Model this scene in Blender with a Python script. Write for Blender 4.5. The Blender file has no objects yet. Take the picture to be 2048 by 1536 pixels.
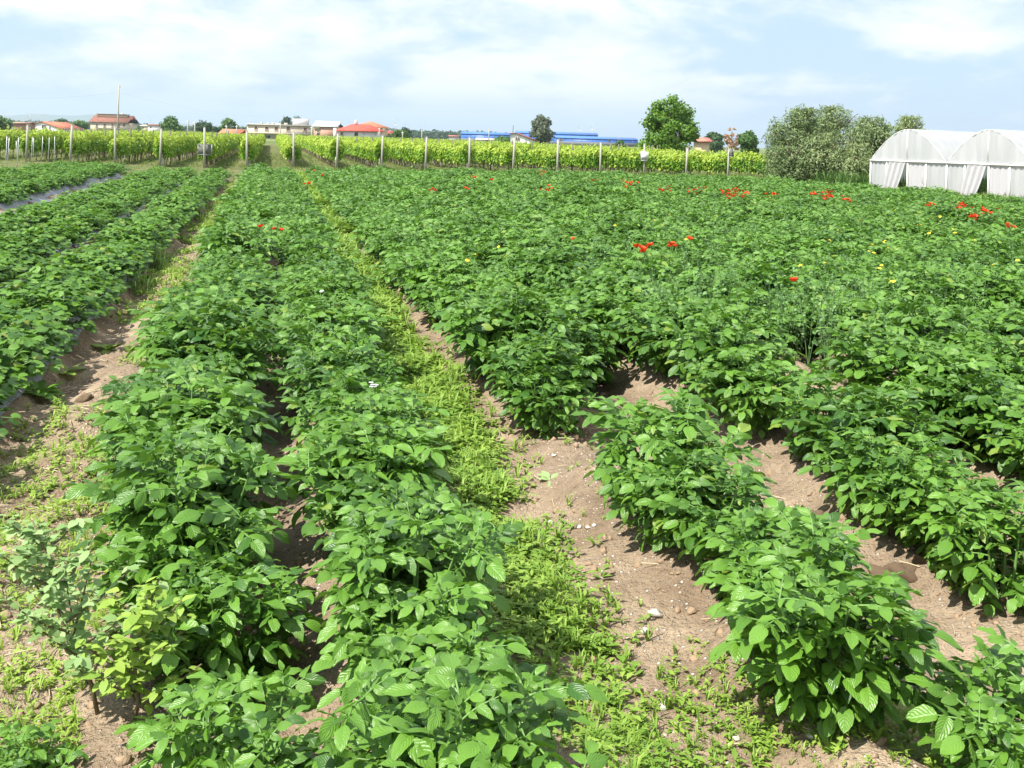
import bpy, math, random
import numpy as np
from mathutils import Vector, Matrix, Euler

rng = np.random.default_rng(11)
random.seed(11)
SC = bpy.context.scene
COL = SC.collection
R = math.radians

# ------------------------------------------------------------------ camera
CAM_H = 1.65          # eye height over the field
FPX = 2000.0          # focal length in photo pixels (2048 wide)
ROLL = R(1.72)
PPX, PPY = 1024.0, 280.5
cam_d = bpy.data.cameras.new('camera')
cam = bpy.data.objects.new('camera', cam_d)
COL.objects.link(cam)
cam_d.sensor_width = 36.0
cam_d.lens = 36.0 * FPX / 2048.0
cam_d.shift_y = -(768.0 - PPY) / 2048.0
cam_d.clip_start = 0.05
cam_d.clip_end = 30000.0
cam.matrix_world = Matrix.Translation((0, 0, CAM_H)) @ Matrix.Rotation(R(90), 4, 'X') @ Matrix.Rotation(ROLL, 4, 'Z')
SC.camera = cam

# ------------------------------------------------------------------ light
SUN_DIR = Vector((-0.74, -0.55, 1.30)).normalized()      # towards the sun
sun_el = math.asin(SUN_DIR.z)
sun_az = math.atan2(SUN_DIR.x, SUN_DIR.y)
sd = bpy.data.lights.new('sun', 'SUN')
sd.energy = 5.0
sd.angle = R(0.55)
sd.color = (1.0, 0.955, 0.88)
sun = bpy.data.objects.new('sun', sd)
COL.objects.link(sun)
sun.rotation_euler = (-SUN_DIR).to_track_quat('-Z', 'Y').to_euler()

world = bpy.data.worlds.new('World')
SC.world = world
world.use_nodes = True
wn, wl = world.node_tree.nodes, world.node_tree.links
wn.clear()

def wnode(t, **k):
    n = wn.new(t)
    for a, b in k.items():
        setattr(n, a, b)
    return n

def build_sky():
    out = wnode('ShaderNodeOutputWorld')
    bg = wnode('ShaderNodeBackground')
    sky = wnode('ShaderNodeTexSky', sky_type='NISHITA', sun_disc=False)
    sky.sun_elevation = sun_el
    sky.sun_rotation = sun_az
    sky.air_density = 1.0
    sky.dust_density = 1.6
    sky.ozone_density = 1.6
    tc = wnode('ShaderNodeTexCoord')
    sep = wnode('ShaderNodeSeparateXYZ')
    wl.new(tc.outputs['Generated'], sep.inputs[0])
    # project the view direction on a flat cloud deck
    zz = wnode('ShaderNodeMath', operation='ABSOLUTE')
    wl.new(sep.outputs['Z'], zz.inputs[0])
    za = wnode('ShaderNodeMath', operation='ADD')
    wl.new(zz.outputs[0], za.inputs[0]); za.inputs[1].default_value = 0.30
    dx = wnode('ShaderNodeMath', operation='DIVIDE')
    dy = wnode('ShaderNodeMath', operation='DIVIDE')
    wl.new(sep.outputs['X'], dx.inputs[0]); wl.new(za.outputs[0], dx.inputs[1])
    wl.new(sep.outputs['Y'], dy.inputs[0]); wl.new(za.outputs[0], dy.inputs[1])
    cmb = wnode('ShaderNodeCombineXYZ')
    wl.new(dx.outputs[0], cmb.inputs['X']); wl.new(dy.outputs[0], cmb.inputs['Y'])
    cmb.inputs['Z'].default_value = 3.7
    def noise(scale, detail, rough, dist, off):
        mp = wnode('ShaderNodeMapping')
        mp.inputs['Location'].default_value = off
        wl.new(cmb.outputs[0], mp.inputs['Vector'])
        n = wnode('ShaderNodeTexNoise')
        n.inputs['Scale'].default_value = scale
        n.inputs['Detail'].default_value = detail
        n.inputs['Roughness'].default_value = rough
        n.inputs['Distortion'].default_value = dist
        wl.new(mp.outputs[0], n.inputs['Vector'])
        return n
    big = noise(1.5, 6.0, 0.55, 0.3, CLOUD_OFF)
    fine = noise(5.0, 7.0, 0.6, 0.4, (3.1, 7.7, 0.4))
    mix = wnode('ShaderNodeMath', operation='MULTIPLY_ADD')
    wl.new(fine.outputs['Fac'], mix.inputs[0]); mix.inputs[1].default_value = 0.34
    wl.new(big.outputs['Fac'], mix.inputs[2])
    ramp = wnode('ShaderNodeMapRange', interpolation_type='SMOOTHSTEP')
    ramp.inputs['From Min'].default_value = 0.53
    ramp.inputs['From Max'].default_value = 0.72
    wl.new(mix.outputs[0], ramp.inputs['Value'])
    # clouds sink into the haze towards the horizon
    hz = wnode('ShaderNodeMapRange', interpolation_type='SMOOTHSTEP')
    hz.inputs['From Min'].default_value = 0.0
    hz.inputs['From Max'].default_value = 0.06
    wl.new(zz.outputs[0], hz.inputs['Value'])
    m2 = wnode('ShaderNodeMath', operation='MULTIPLY')
    wl.new(ramp.outputs[0], m2.inputs[0]); wl.new(hz.outputs[0], m2.inputs[1])
    # thick parts of the clouds are greyer underneath
    shade = wnode('ShaderNodeMix', data_type='RGBA')
    shade.inputs['A'].default_value = (6.4, 6.45, 6.55, 1)
    shade.inputs['B'].default_value = (4.9, 5.4, 6.2, 1)
    gr = noise(2.2, 4.0, 0.5, 0.3, (9.0, 2.0, 5.0))
    gm = wnode('ShaderNodeMapRange', interpolation_type='SMOOTHSTEP')
    gm.inputs['From Min'].default_value = 0.45; gm.inputs['From Max'].default_value = 0.68
    wl.new(gr.outputs['Fac'], gm.inputs['Value'])
    wl.new(gm.outputs[0], shade.inputs['Factor'])
    # thin milky veil everywhere
    veil = wnode('ShaderNodeMix', data_type='RGBA')
    veil.inputs['Factor'].default_value = 0.7
    veil.inputs['B'].default_value = (3.25, 4.45, 6.3, 1)
    wl.new(sky.outputs[0], veil.inputs['A'])
    fin = wnode('ShaderNodeMix', data_type='RGBA')
    wl.new(m2.outputs[0], fin.inputs['Factor'])
    wl.new(veil.outputs['Result'], fin.inputs['A'])
    wl.new(shade.outputs['Result'], fin.inputs['B'])
    wl.new(fin.outputs['Result'], bg.inputs['Color'])
    bg.inputs['Strength'].default_value = 0.1
    wl.new(bg.outputs[0], out.inputs['Surface'])

CLOUD_OFF = (11.2, 3.3, 0.0)
build_sky()

SC.view_settings.view_transform = 'Standard'
SC.view_settings.look = 'None'
SC.view_settings.gamma = 1.0
SC.view_settings.exposure = 0.9
SC.view_settings.use_curve_mapping = False
SC.render.engine = 'CYCLES'
cy = SC.cycles
cy.max_bounces = 6
cy.diffuse_bounces = 3
cy.glossy_bounces = 2
cy.transmission_bounces = 4
cy.transparent_max_bounces = 8
cy.volume_bounces = 0
cy.caustics_reflective = False
cy.caustics_refractive = False
cy.use_denoising = True
cy.denoiser = 'OPENIMAGEDENOISE'
cy.denoising_input_passes = 'RGB_ALBEDO_NORMAL'
cy.denoising_prefilter = 'ACCURATE'

# ------------------------------------------------------------------ coordinates
CA, SA = math.cos(ROLL), math.sin(ROLL)
U = np.array([-0.2352, 0.9719])       # direction of the crop rows
V = np.array([0.9719, 0.2352])        # across the rows

def lev(x, y):
    dx, dy = x - PPX, y - PPY
    return dx * CA + dy * SA, -dx * SA + dy * CA

def ground(x, y, z=0.0):
    """photo pixel -> world XY of the point at height z"""
    lx, ly = lev(x, y)
    d = FPX * (CAM_H - z) / ly
    return lx * d / FPX, d

def at(x, y, d):
    lx, ly = lev(x, y)
    return Vector((lx * d / FPX, d, CAM_H - ly * d / FPX))

def st(X, Y):
    return X * U[0] + Y * U[1], X * V[0] + Y * V[1]

def xy(s, t):
    return s * U[0] + t * V[0], s * U[1] + t * V[1]

def gst(x, y, z=0.0):
    return st(*ground(x, y, z))

def project(X, Y, Z):
    """world -> photo pixel (arrays ok)"""
    lx = X / Y * FPX
    ly = (CAM_H - Z) / Y * FPX
    return PPX + lx * CA - ly * SA, PPY + lx * SA + ly * CA

# ------------------------------------------------------------------ mesh helpers
def make_mesh(name, verts, quads=None, tris=None, uv=None, mats=(), midx=None, smooth=True):
    me = bpy.data.meshes.new(name)
    verts = np.asarray(verts, dtype=np.float32)
    quads = np.zeros((0, 4), np.int32) if quads is None else np.asarray(quads, np.int32).reshape(-1, 4)
    tris = np.zeros((0, 3), np.int32) if tris is None else np.asarray(tris, np.int32).reshape(-1, 3)
    nq, nt = len(quads), len(tris)
    me.vertices.add(len(verts)); me.vertices.foreach_set('co', verts.ravel())
    loops = np.concatenate([quads.ravel(), tris.ravel()]).astype(np.int32)
    me.loops.add(len(loops)); me.loops.foreach_set('vertex_index', loops)
    me.polygons.add(nq + nt)
    starts = np.concatenate([np.arange(nq) * 4, nq * 4 + np.arange(nt) * 3]).astype(np.int32)
    me.polygons.foreach_set('loop_start', starts)
    if smooth:
        me.polygons.foreach_set('use_smooth', np.ones(nq + nt, bool))
    if uv is not None:
        lay = me.uv_layers.new(name='UVMap')
        lay.data.foreach_set('uv', np.asarray(uv, np.float32)[loops].ravel())
    for m in mats:
        me.materials.append(m)
    if midx is not None:
        me.polygons.foreach_set('material_index', np.asarray(midx, np.int32))
    me.update(calc_edges=True)
    return me

class MB:
    """collects shapes into one mesh"""
    def __init__(s):
        s.v = []; s.q = []; s.t = []; s.uv = []; s.n = 0; s.mq = []; s.mt = []
    def add(s, v, q=None, t=None, uv=None, m=0):
        v = np.asarray(v, float)
        s.v.append(v)
        if q is not None and len(q):
            q = np.asarray(q, int); s.q.append(q + s.n); s.mq.append(np.full(len(q), m))
        if t is not None and len(t):
            t = np.asarray(t, int); s.t.append(t + s.n); s.mt.append(np.full(len(t), m))
        s.uv.append(np.zeros((len(v), 2)) if uv is None else np.asarray(uv, float))
        s.n += len(v)
        return s
    def many(s, base, mats4, m=0):
        """base = (v,q,t,uv) repeated under an array of 4x4 matrices"""
        v, q, t, uv = base
        k = len(mats4)
        if k == 0: return s
        M = np.asarray(mats4, float)
        vv = np.einsum('kij,nj->kni', M[:, :3, :3], v) + M[:, None, :3, 3]
        n = len(v); off = (np.arange(k) * n)[:, None, None]
        s.v.append(vv.reshape(-1, 3))
        if q is not None and len(q):
            s.q.append((np.asarray(q)[None] + off).reshape(-1, 4) + s.n); s.mq.append(np.full(len(q) * k, m))
        if t is not None and len(t):
            s.t.append((np.asarray(t)[None] + off).reshape(-1, 3) + s.n); s.mt.append(np.full(len(t) * k, m))
        s.uv.append(np.tile(uv if uv is not None else np.zeros((n, 2)), (k, 1)))
        s.n += n * k
        return s
    def box(s, c, size, rz=0.0, m=0):
        x, y, z = [a / 2 for a in size]
        v = np.array([[-x,-y,-z],[x,-y,-z],[x,y,-z],[-x,y,-z],[-x,-y,z],[x,-y,z],[x,y,z],[-x,y,z]])
        if rz:
            c_, s_ = math.cos(rz), math.sin(rz)
            v[:, :2] = v[:, :2] @ np.array([[c_, s_], [-s_, c_]])
        v += np.array(c)
        q = [[0,3,2,1],[4,5,6,7],[0,1,5,4],[1,2,6,5],[2,3,7,6],[3,0,4,7]]
        return s.add(v, q, m=m)
    def tube(s, pts, rad, n=6, m=0, cap=True):
        pts = np.asarray(pts, float); k = len(pts)
        rad = np.full(k, rad) if np.isscalar(rad) else np.asarray(rad, float)
        tan = np.gradient(pts, axis=0)
        tan /= np.linalg.norm(tan, axis=1)[:, None] + 1e-9
        ref = np.array([1, 0, 0]) if abs(tan[0][0]) < 0.8 else np.array([0, 1, 0])
        vs = []
        for i in range(k):
            a = np.cross(tan[i], ref); a /= np.linalg.norm(a) + 1e-9
            b = np.cross(tan[i], a)
            ang = np.arange(n) / n * 2 * math.pi
            vs.append(pts[i] + rad[i] * (np.cos(ang)[:, None] * a + np.sin(ang)[:, None] * b))
        v = np.concatenate(vs)
        q = []
        for i in range(k - 1):
            for j in range(n):
                j2 = (j + 1) % n
                q.append([i*n+j, i*n+j2, (i+1)*n+j2, (i+1)*n+j])
        t = []
        if cap:
            v = np.concatenate([v, pts[:1], pts[-1:]])
            for j in range(n):
                j2 = (j + 1) % n
                t.append([k*n, j2, j]); t.append([k*n+1, (k-1)*n+j, (k-1)*n+j2])
        return s.add(v, q, t, m=m)
    def data(s):
        v = np.concatenate(s.v)
        q = np.concatenate(s.q) if s.q else np.zeros((0, 4), int)
        t = np.concatenate(s.t) if s.t else np.zeros((0, 3), int)
        return v, q, t, np.concatenate(s.uv)
    def mesh(s, name, mats, smooth=True):
        v, q, t, uv = s.data()
        mi = np.concatenate((s.mq if s.mq else [np.zeros(0)]) + (s.mt if s.mt else [])) if (s.mq or s.mt) else None
        return make_mesh(name, v, q, t, uv, mats if isinstance(mats, (list, tuple)) else [mats], mi, smooth)

def link(name, data, parent=None, loc=None, rot=None, scale=None):
    o = bpy.data.objects.new(name, data)
    COL.objects.link(o)
    if parent is not None: o.parent = parent
    if loc is not None: o.location = loc
    if rot is not None: o.rotation_euler = rot
    if scale is not None: o.scale = scale if not np.isscalar(scale) else (scale,) * 3
    return o

def tag(o, label=None, cat=None, group=None, kind=None):
    if label: o['label'] = label
    if cat: o['category'] = cat
    if group: o['group'] = group
    if kind: o['kind'] = kind
    return o

def empty(name, loc=(0, 0, 0), rz=0.0, label=None, cat=None, group=None):
    o = link(name, None, loc=loc, rot=(0, 0, rz))
    o.empty_display_size = 0.1
    return tag(o, label, cat, group)

def mat4(loc, rot=None, scale=1.0):
    M = np.eye(4)
    if rot is not None: M[:3, :3] = rot
    M[:3, :3] *= scale
    M[:3, 3] = loc
    return M

def frame_from(x, up):
    """rotation with local X along x and local Z as near to up as possible"""
    x = x / (np.linalg.norm(x) + 1e-9)
    y = np.cross(up, x); y /= np.linalg.norm(y) + 1e-9
    z = np.cross(x, y)
    return np.stack([x, y, z], axis=1)

def rotz(a):
    c, s = math.cos(a), math.sin(a)
    return np.array([[c, -s, 0], [s, c, 0], [0, 0, 1.0]])

def ordinal(n):
    return '%d%s' % (n, 'th' if 10 <= n % 100 <= 20 else {1: 'st', 2: 'nd', 3: 'rd'}.get(n % 10, 'th'))

# ------------------------------------------------------------------ materials
class NT:
    def __init__(s, name):
        s.m = bpy.data.materials.new(name); s.m.use_nodes = True
        s.n = s.m.node_tree.nodes; s.l = s.m.node_tree.links
        s.n.clear()
        s.out = s.n.new('ShaderNodeOutputMaterial')
    def N(s, t, ins=None, **k):
        n = s.n.new(t)
        for a, b in k.items(): setattr(n, a, b)
        for a, b in (ins or {}).items():
            if hasattr(b, 'is_output') or isinstance(b, bpy.types.NodeSocket): s.l.new(b, n.inputs[a])
            else: n.inputs[a].default_value = b
        return n
    def math(s, op, a, b=0.0, c=0.0):
        n = s.n.new('ShaderNodeMath'); n.operation = op
        for i, v in enumerate((a, b, c)):
            if isinstance(v, bpy.types.NodeSocket): s.l.new(v, n.inputs[i])
            else: n.inputs[i].default_value = v
        return n.outputs[0]
    def mix(s, f, a, b, blend='MIX'):
        n = s.n.new('ShaderNodeMix'); n.data_type = 'RGBA'; n.blend_type = blend
        for k, v in (('Factor', f), ('A', a), ('B', b)):
            sock = [i for i in n.inputs if i.name == k and (i.type == 'RGBA' or k == 'Factor')][0]
            if isinstance(v, bpy.types.NodeSocket): s.l.new(v, sock)
            else: sock.default_value = v if not isinstance(v, tuple) or len(v) == 4 else (*v, 1)
        return [o for o in n.outputs if o.type == 'RGBA'][0]
    def rng(s, v, a, b, c=0.0, d=1.0, smooth=True):
        n = s.n.new('ShaderNodeMapRange')
        if smooth: n.interpolation_type = 'SMOOTHSTEP'
        s.l.new(v, n.inputs['Value'])
        n.inputs['From Min'].default_value = a; n.inputs['From Max'].default_value = b
        n.inputs['To Min'].default_value = c; n.inputs['To Max'].default_value = d
        return n.outputs[0]
    def noise(s, vec, scale, detail=3.0, rough=0.5, dist=0.0, col=False):
        n = s.n.new('ShaderNodeTexNoise')
        n.inputs['Scale'].default_value = scale; n.inputs['Detail'].default_value = detail
        n.inputs['Roughness'].default_value = rough; n.inputs['Distortion'].default_value = dist
        if vec is not None: s.l.new(vec, n.inputs['Vector'])
        return n.outputs['Color' if col else 'Fac']
    def pos(s):
        return s.N('ShaderNodeNewGeometry').outputs['Position']
    def bump(s, h, strength, dist=0.02):
        n = s.N('ShaderNodeBump', {'Strength': strength, 'Distance': dist, 'Height': h})
        return n.outputs[0]
    def principled(s, col, rough=0.6, spec=0.4, normal=None, metallic=0.0):
        p = s.n.new('ShaderNodeBsdfPrincipled')
        for k, v in (('Base Color', col), ('Roughness', rough), ('Specular IOR Level', spec), ('Metallic', metallic)):
            if isinstance(v, bpy.types.NodeSocket): s.l.new(v, p.inputs[k])
            else: p.inputs[k].default_value = (*v, 1) if isinstance(v, tuple) and len(v) == 3 else v
        if normal is not None: s.l.new(normal, p.inputs['Normal'])
        return p.outputs[0]
    def done(s, surf):
        s.l.new(surf, s.out.inputs['Surface']); return s.m

def leaf_material(name, dark, light, trans, tmix=0.3, rough=0.45, spec=0.45, veins=0.0, nscale=3.0, yellow=None, yam=0.08):
    t = NT(name)
    info = t.N('ShaderNodeObjectInfo')
    pos = t.pos()
    geo = t.N('ShaderNodeNewGeometry')
    # every leaf blade is an island of its own
    isl = geo.outputs['Random Per Island']
    f = t.math('MULTIPLY_ADD', t.noise(pos, nscale, 2.0), 0.6, t.math('MULTIPLY_ADD', isl, 0.5, t.math('MULTIPLY', info.outputs['Random'], 0.34)))
    f = t.rng(f, 0.25, 1.05)
    col = t.mix(f, dark, light)
    if yellow:
        ym = t.rng(isl, 1 - yam, 1 - yam + 0.03)
        col = t.mix(t.math('MULTIPLY', ym, 0.75), col, yellow)
    normal = None
    if veins:
        uv = t.N('ShaderNodeTexCoord').outputs['UV']
        sp = t.N('ShaderNodeSeparateXYZ', {0: uv})
        au = t.math('ABSOLUTE', t.math('SUBTRACT', sp.outputs['X'], 0.5))       # 0 at the midrib
        ph = t.math('SUBTRACT', t.math('MULTIPLY_ADD', t.noise(pos, 60.0, 1.0), 5.0, t.math('MULTIPLY', sp.outputs['Y'], 40.0)), t.math('MULTIPLY', au, 34.0))
        wv = t.math('ABSOLUTE', t.math('SINE', t.math('MULTIPLY', ph, 0.5)))
        mid = t.rng(au, 0.0, 0.05)
        quilt = t.math('MULTIPLY', t.math('POWER', wv, 0.45), mid)
        hgt = t.math('MULTIPLY_ADD', t.noise(pos, 160.0, 1.0), 0.25, quilt)
        normal = t.bump(hgt, veins, 0.006)
        vein = t.math('SUBTRACT', 1.0, quilt)
        col = t.mix(t.math('MULTIPLY', vein, 0.16), col, tuple(min(1, c * 1.35 + 0.015) for c in light))
    p = t.principled(col, rough, spec, normal)
    tr = t.N('ShaderNodeBsdfTranslucent', {'Color': t.mix(0.6, col, trans)})
    mx = t.N('ShaderNodeMixShader', {0: tmix, 1: p, 2: tr.outputs[0]})
    return t.done(mx.outputs[0])

def plain(name, col, rough=0.7, spec=0.3, var=0.12, scale=4.0, bump=0.0, bscale=30.0, metallic=0.0, streak=False):
    t = NT(name)
    pos = t.N('ShaderNodeTexCoord').outputs['Object']
    if streak:
        mp = t.N('ShaderNodeMapping', {'Vector': pos, 'Scale': (1.0, 1.0, 0.12)}); pos = mp.outputs[0]
    n1 = t.noise(pos, scale, 5.0, 0.6)
    info = t.N('ShaderNodeObjectInfo')
    f = t.math('ADD', t.math('MULTIPLY_ADD', n1, 2 * var, 1.0 - var), t.math('MULTIPLY_ADD', info.outputs['Random'], var * 0.6, -var * 0.3))
    c = t.N('ShaderNodeVectorMath', {0: col, 1: f}, operation='MULTIPLY')
    nm = t.bump(t.noise(pos, bscale, 4.0, 0.6), bump, 0.01) if bump else None
    return t.done(t.principled(c.outputs[0], rough, spec, nm, metallic))

M = {}
M['potato'] = leaf_material('potato_leaf', (0.025, 0.092, 0.010), (0.140, 0.295, 0.034), (0.21, 0.42, 0.032), 0.27, 0.38, 0.55, 0.34, 2.5, (0.22, 0.30, 0.045), 0.045)
M['strawberry'] = leaf_material('strawberry_leaf', (0.028, 0.098, 0.010), (0.135, 0.285, 0.030), (0.20, 0.40, 0.03), 0.30, 0.42, 0.5, 0.35, 2.5, (0.30, 0.30, 0.06), 0.03)
M['vine'] = leaf_material('vine_leaf', (0.065, 0.180, 0.012), (0.20, 0.37, 0.026), (0.30, 0.46, 0.03), 0.36, 0.5, 0.35, 0.0, 1.2)
M['vine_young'] = leaf_material('vine_young_leaf', (0.26, 0.40, 0.035), (0.45, 0.57, 0.09), (0.45, 0.55, 0.06), 0.40, 0.5, 0.35, 0.0, 1.2)
M['stalk'] = plain('green_stalk', (0.13, 0.25, 0.06), 0.5, 0.4, 0.2)
M['weed'] = leaf_material('weed_leaf', (0.14, 0.27, 0.035), (0.34, 0.48, 0.085), (0.30, 0.45, 0.05), 0.35, 0.55, 0.3, 0.0, 3.0)
M['weed_grey'] = leaf_material('grey_weed_leaf', (0.085, 0.19, 0.060), (0.21, 0.35, 0.13), (0.20, 0.32, 0.08), 0.3, 0.6, 0.25, 0.0, 3.0)
M['goosefoot'] = leaf_material('goosefoot_leaf', (0.20, 0.33, 0.11), (0.42, 0.56, 0.25), (0.35, 0.5, 0.15), 0.35, 0.6, 0.25, 0.0, 3.0)
M['grass'] = leaf_material('grass_blade', (0.075, 0.15, 0.030), (0.20, 0.29, 0.070), (0.32, 0.42, 0.06), 0.35, 0.6, 0.25, 0.0, 0.6, (0.42, 0.36, 0.17), 0.22)
M['grass_dark'] = leaf_material('dark_grass_blade', (0.040, 0.10, 0.020), (0.11, 0.21, 0.05), (0.2, 0.32, 0.05), 0.3, 0.6, 0.25, 0.0, 1.0)
M['bark'] = plain('vine_bark', (0.20, 0.16, 0.12), 0.9, 0.1, 0.35, 8.0, 0.6, 40.0, streak=True)
M['wood'] = plain('grey_wood', (0.15, 0.135, 0.11), 0.85, 0.15, 0.25, 6.0, 0.4, 30.0, streak=True)
M['stake'] = plain('trunk_stake', (0.52, 0.49, 0.42), 0.85, 0.15, 0.3, 6.0, 0.3, 30.0, streak=True)
M['concrete'] = plain('post_concrete', (0.35, 0.34, 0.295), 0.85, 0.2, 0.18, 5.0, 0.3, 30.0, streak=True)
M['tree_a'] = leaf_material('walnut_leaf', (0.045, 0.125, 0.012), (0.13, 0.26, 0.030), (0.26, 0.40, 0.03), 0.32, 0.5, 0.35, 0.0, 0.8)
M['tree_dark'] = leaf_material('dark_tree_leaf', (0.020, 0.055, 0.018), (0.055, 0.115, 0.035), (0.12, 0.20, 0.04), 0.22, 0.55, 0.3, 0.0, 0.3)
M['tree_mid'] = leaf_material('mid_tree_leaf', (0.035, 0.095, 0.020), (0.095, 0.19, 0.040), (0.2, 0.32, 0.04), 0.28, 0.55, 0.3, 0.0, 0.3)
M['euc'] = leaf_material('eucalyptus_leaf', (0.060, 0.085, 0.048), (0.155, 0.18, 0.105), (0.2, 0.24, 0.09), 0.22, 0.55, 0.3, 0.0, 0.25)
M['olive'] = leaf_material('olive_leaf', (0.095, 0.155, 0.055), (0.30, 0.375, 0.16), (0.22, 0.30, 0.09), 0.22, 0.5, 0.35, 0.0, 1.6)
M['rust_leaf'] = leaf_material('rust_leaf', (0.22, 0.11, 0.05), (0.42, 0.26, 0.14), (0.45, 0.25, 0.08), 0.25, 0.6, 0.25, 0.0, 0.5)
M['trunk'] = plain('tree_bark', (0.16, 0.125, 0.09), 0.9, 0.1, 0.3, 5.0, 0.6, 25.0, streak=True)
M['stone'] = plain('pale_stone', (0.60, 0.56, 0.49), 0.8, 0.25, 0.2, 14.0, 0.5, 60.0)
M['pebble'] = plain('pebble', (0.46, 0.39, 0.31), 0.85, 0.2, 0.35, 9.0, 0.3, 80.0)
M['clod'] = plain('soil_clod', (0.30, 0.215, 0.14), 0.95, 0.1, 0.3, 18.0, 1.0, 60.0)
M['poppy'] = leaf_material('poppy_petal', (0.55, 0.035, 0.010), (0.80, 0.10, 0.025), (0.9, 0.08, 0.02), 0.3, 0.6, 0.2)
M['poppy_eye'] = plain('poppy_centre', (0.02, 0.018, 0.02), 0.7, 0.2, 0.1)
M['yellow'] = leaf_material('yellow_petal', (0.70, 0.52, 0.02), (0.85, 0.72, 0.08), (0.85, 0.7, 0.05), 0.25, 0.6, 0.2)
M['white_petal'] = leaf_material('white_petal', (0.72, 0.70, 0.72), (0.85, 0.84, 0.86), (0.85, 0.85, 0.85), 0.25, 0.6, 0.2)
M['metal'] = plain('galvanised_metal', (0.55, 0.57, 0.58), 0.45, 0.5, 0.12, 8.0, metallic=0.5)
M['wire'] = plain('wire', (0.25, 0.26, 0.27), 0.5, 0.4, 0.1)

def soil_material():
    t = NT('soil')
    pos = t.pos()
    s_ = t.N('ShaderNodeVectorMath', {0: pos, 1: (U[0], U[1], 0)}, operation='DOT_PRODUCT').outputs['Value']
    t_ = t.N('ShaderNodeVectorMath', {0: pos, 1: (V[0], V[1], 0)}, operation='DOT_PRODUCT').outputs['Value']
    sep = t.N('ShaderNodeSeparateXYZ', {0: pos})
    n1 = t.noise(pos, 2.2, 6.0, 0.62)
    n2 = t.noise(pos, 17.0, 5.0, 0.65)
    n3 = t.noise(pos, 70.0, 3.0, 0.6)
    soil = t.mix(t.rng(n1, 0.3, 0.72), (0.215, 0.155, 0.102), (0.425, 0.330, 0.228))
    soil = t.mix(t.math('MULTIPLY', t.rng(n2, 0.5, 0.75), 0.55), soil, (0.15, 0.098, 0.064))
    soil = t.mix(t.math('MULTIPLY', t.rng(n3, 0.55, 0.75), 0.4), soil, (0.46, 0.36, 0.27))
    # grit: small light stones
    vo = t.N('ShaderNodeTexVoronoi', {'Vector': pos, 'Scale': 42.0, 'Randomness': 1.0})
    vsp = t.N('ShaderNodeSeparateColor', {0: vo.outputs['Color']})
    grit = t.math('MULTIPLY', t.rng(vo.outputs['Distance'], 0.30, 0.22), t.rng(vsp.outputs[0], 0.72, 0.75))
    soil = t.mix(grit, soil, (0.60, 0.53, 0.45))
    vo2 = t.N('ShaderNodeTexVoronoi', {'Vector': pos, 'Scale': 95.0, 'Randomness': 1.0})
    vsp2 = t.N('ShaderNodeSeparateColor', {0: vo2.outputs['Color']})
    grit2 = t.math('MULTIPLY', t.rng(vo2.outputs['Distance'], 0.34, 0.2), t.rng(vsp2.outputs[1], 0.7, 0.74))
    soil = t.mix(t.math('MULTIPLY', grit2, 0.8), soil, (0.56, 0.48, 0.39))
    # beyond the crops: grassy headland and farmland
    g1 = t.noise(pos, 0.9, 5.0, 0.6)
    grass = t.mix(t.rng(g1, 0.35, 0.65), (0.085, 0.135, 0.035), (0.20, 0.185, 0.085))
    far = t.rng(sep.outputs['Y'], 32.0, 36.5)
    col = t.mix(far, soil, grass)
    g2 = t.noise(pos, 0.012, 4.0, 0.6)
    land = t.mix(t.rng(g2, 0.4, 0.6), (0.09, 0.15, 0.045), (0.22, 0.22, 0.10))
    col = t.mix(t.rng(sep.outputs['Y'], 130.0, 200.0), col, land)
    h = t.math('ADD', t.math('MULTIPLY_ADD', n2, 0.9, t.math('MULTIPLY', n3, 0.4)), t.math('MULTIPLY', t.math('ADD', grit, grit2), 0.5))
    nm = t.bump(h, 1.0, 0.05)
    return t.done(t.principled(col, 0.95, 0.12, nm))
M['soil'] = soil_material()

# ------------------------------------------------------------------ the lie of the land
ROWS = [-0.30, 0.42, 1.56, 2.12, 2.68] + [3.50 + 0.82 * k for k in range(35)]
BEDS = [-1.66, -2.66, -3.44, -5.15, -6.05, -6.95]
BED_END = (33.0, 33.0, 33.2, 35.0, 36.5, 37.5)
def field_end(X): return np.interp(X, [-10, -4, 0, 6, 9, 11, 12.5], [33, 33, 35, 36, 34.5, 30, 25])

_ph = rng.uniform(0, 6.28, (24, 3))
_fr = np.stack([rng.uniform(-1, 1, 24), rng.uniform(-1, 1, 24)], 1) * np.geomspace(2.0, 30.0, 24)[:, None]
_am = 0.016 * (np.geomspace(2.0, 30.0, 24) / 2.0) ** -0.42

def lumps(s, t):
    z = np.zeros_like(s, dtype=float)
    for (a, b), (p, _, _), am in zip(_fr, _ph, _am):
        z += am * np.sin(a * s + b * t + p)
    return z

def zground(s, t):
    s = np.asarray(s, float); t = np.asarray(t, float)
    X, Y = xy(s, t)
    z = np.zeros(np.broadcast(s, t).shape)
    for r in ROWS:
        if r == 2.12: continue
        z = np.maximum(z, 0.13 * np.exp(-((t - r) / 0.24) ** 2))
    for b in BEDS:
        z = np.maximum(z, 0.14 * np.clip((0.42 - np.abs(t - b)) / 0.16, 0, 1))
    z = z + 0.06 * np.exp(-((t + 0.85) / 0.22) ** 2)
    near = np.clip((38.0 - Y) / 2.0, 0, 1) * np.clip((t + 12.0) / 1.0, 0, 1)
    fade = np.clip((60.0 - Y) / 20.0, 0, 1)
    return z * near + lumps(s, t) * (0.45 + 0.55 * near) * fade

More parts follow.
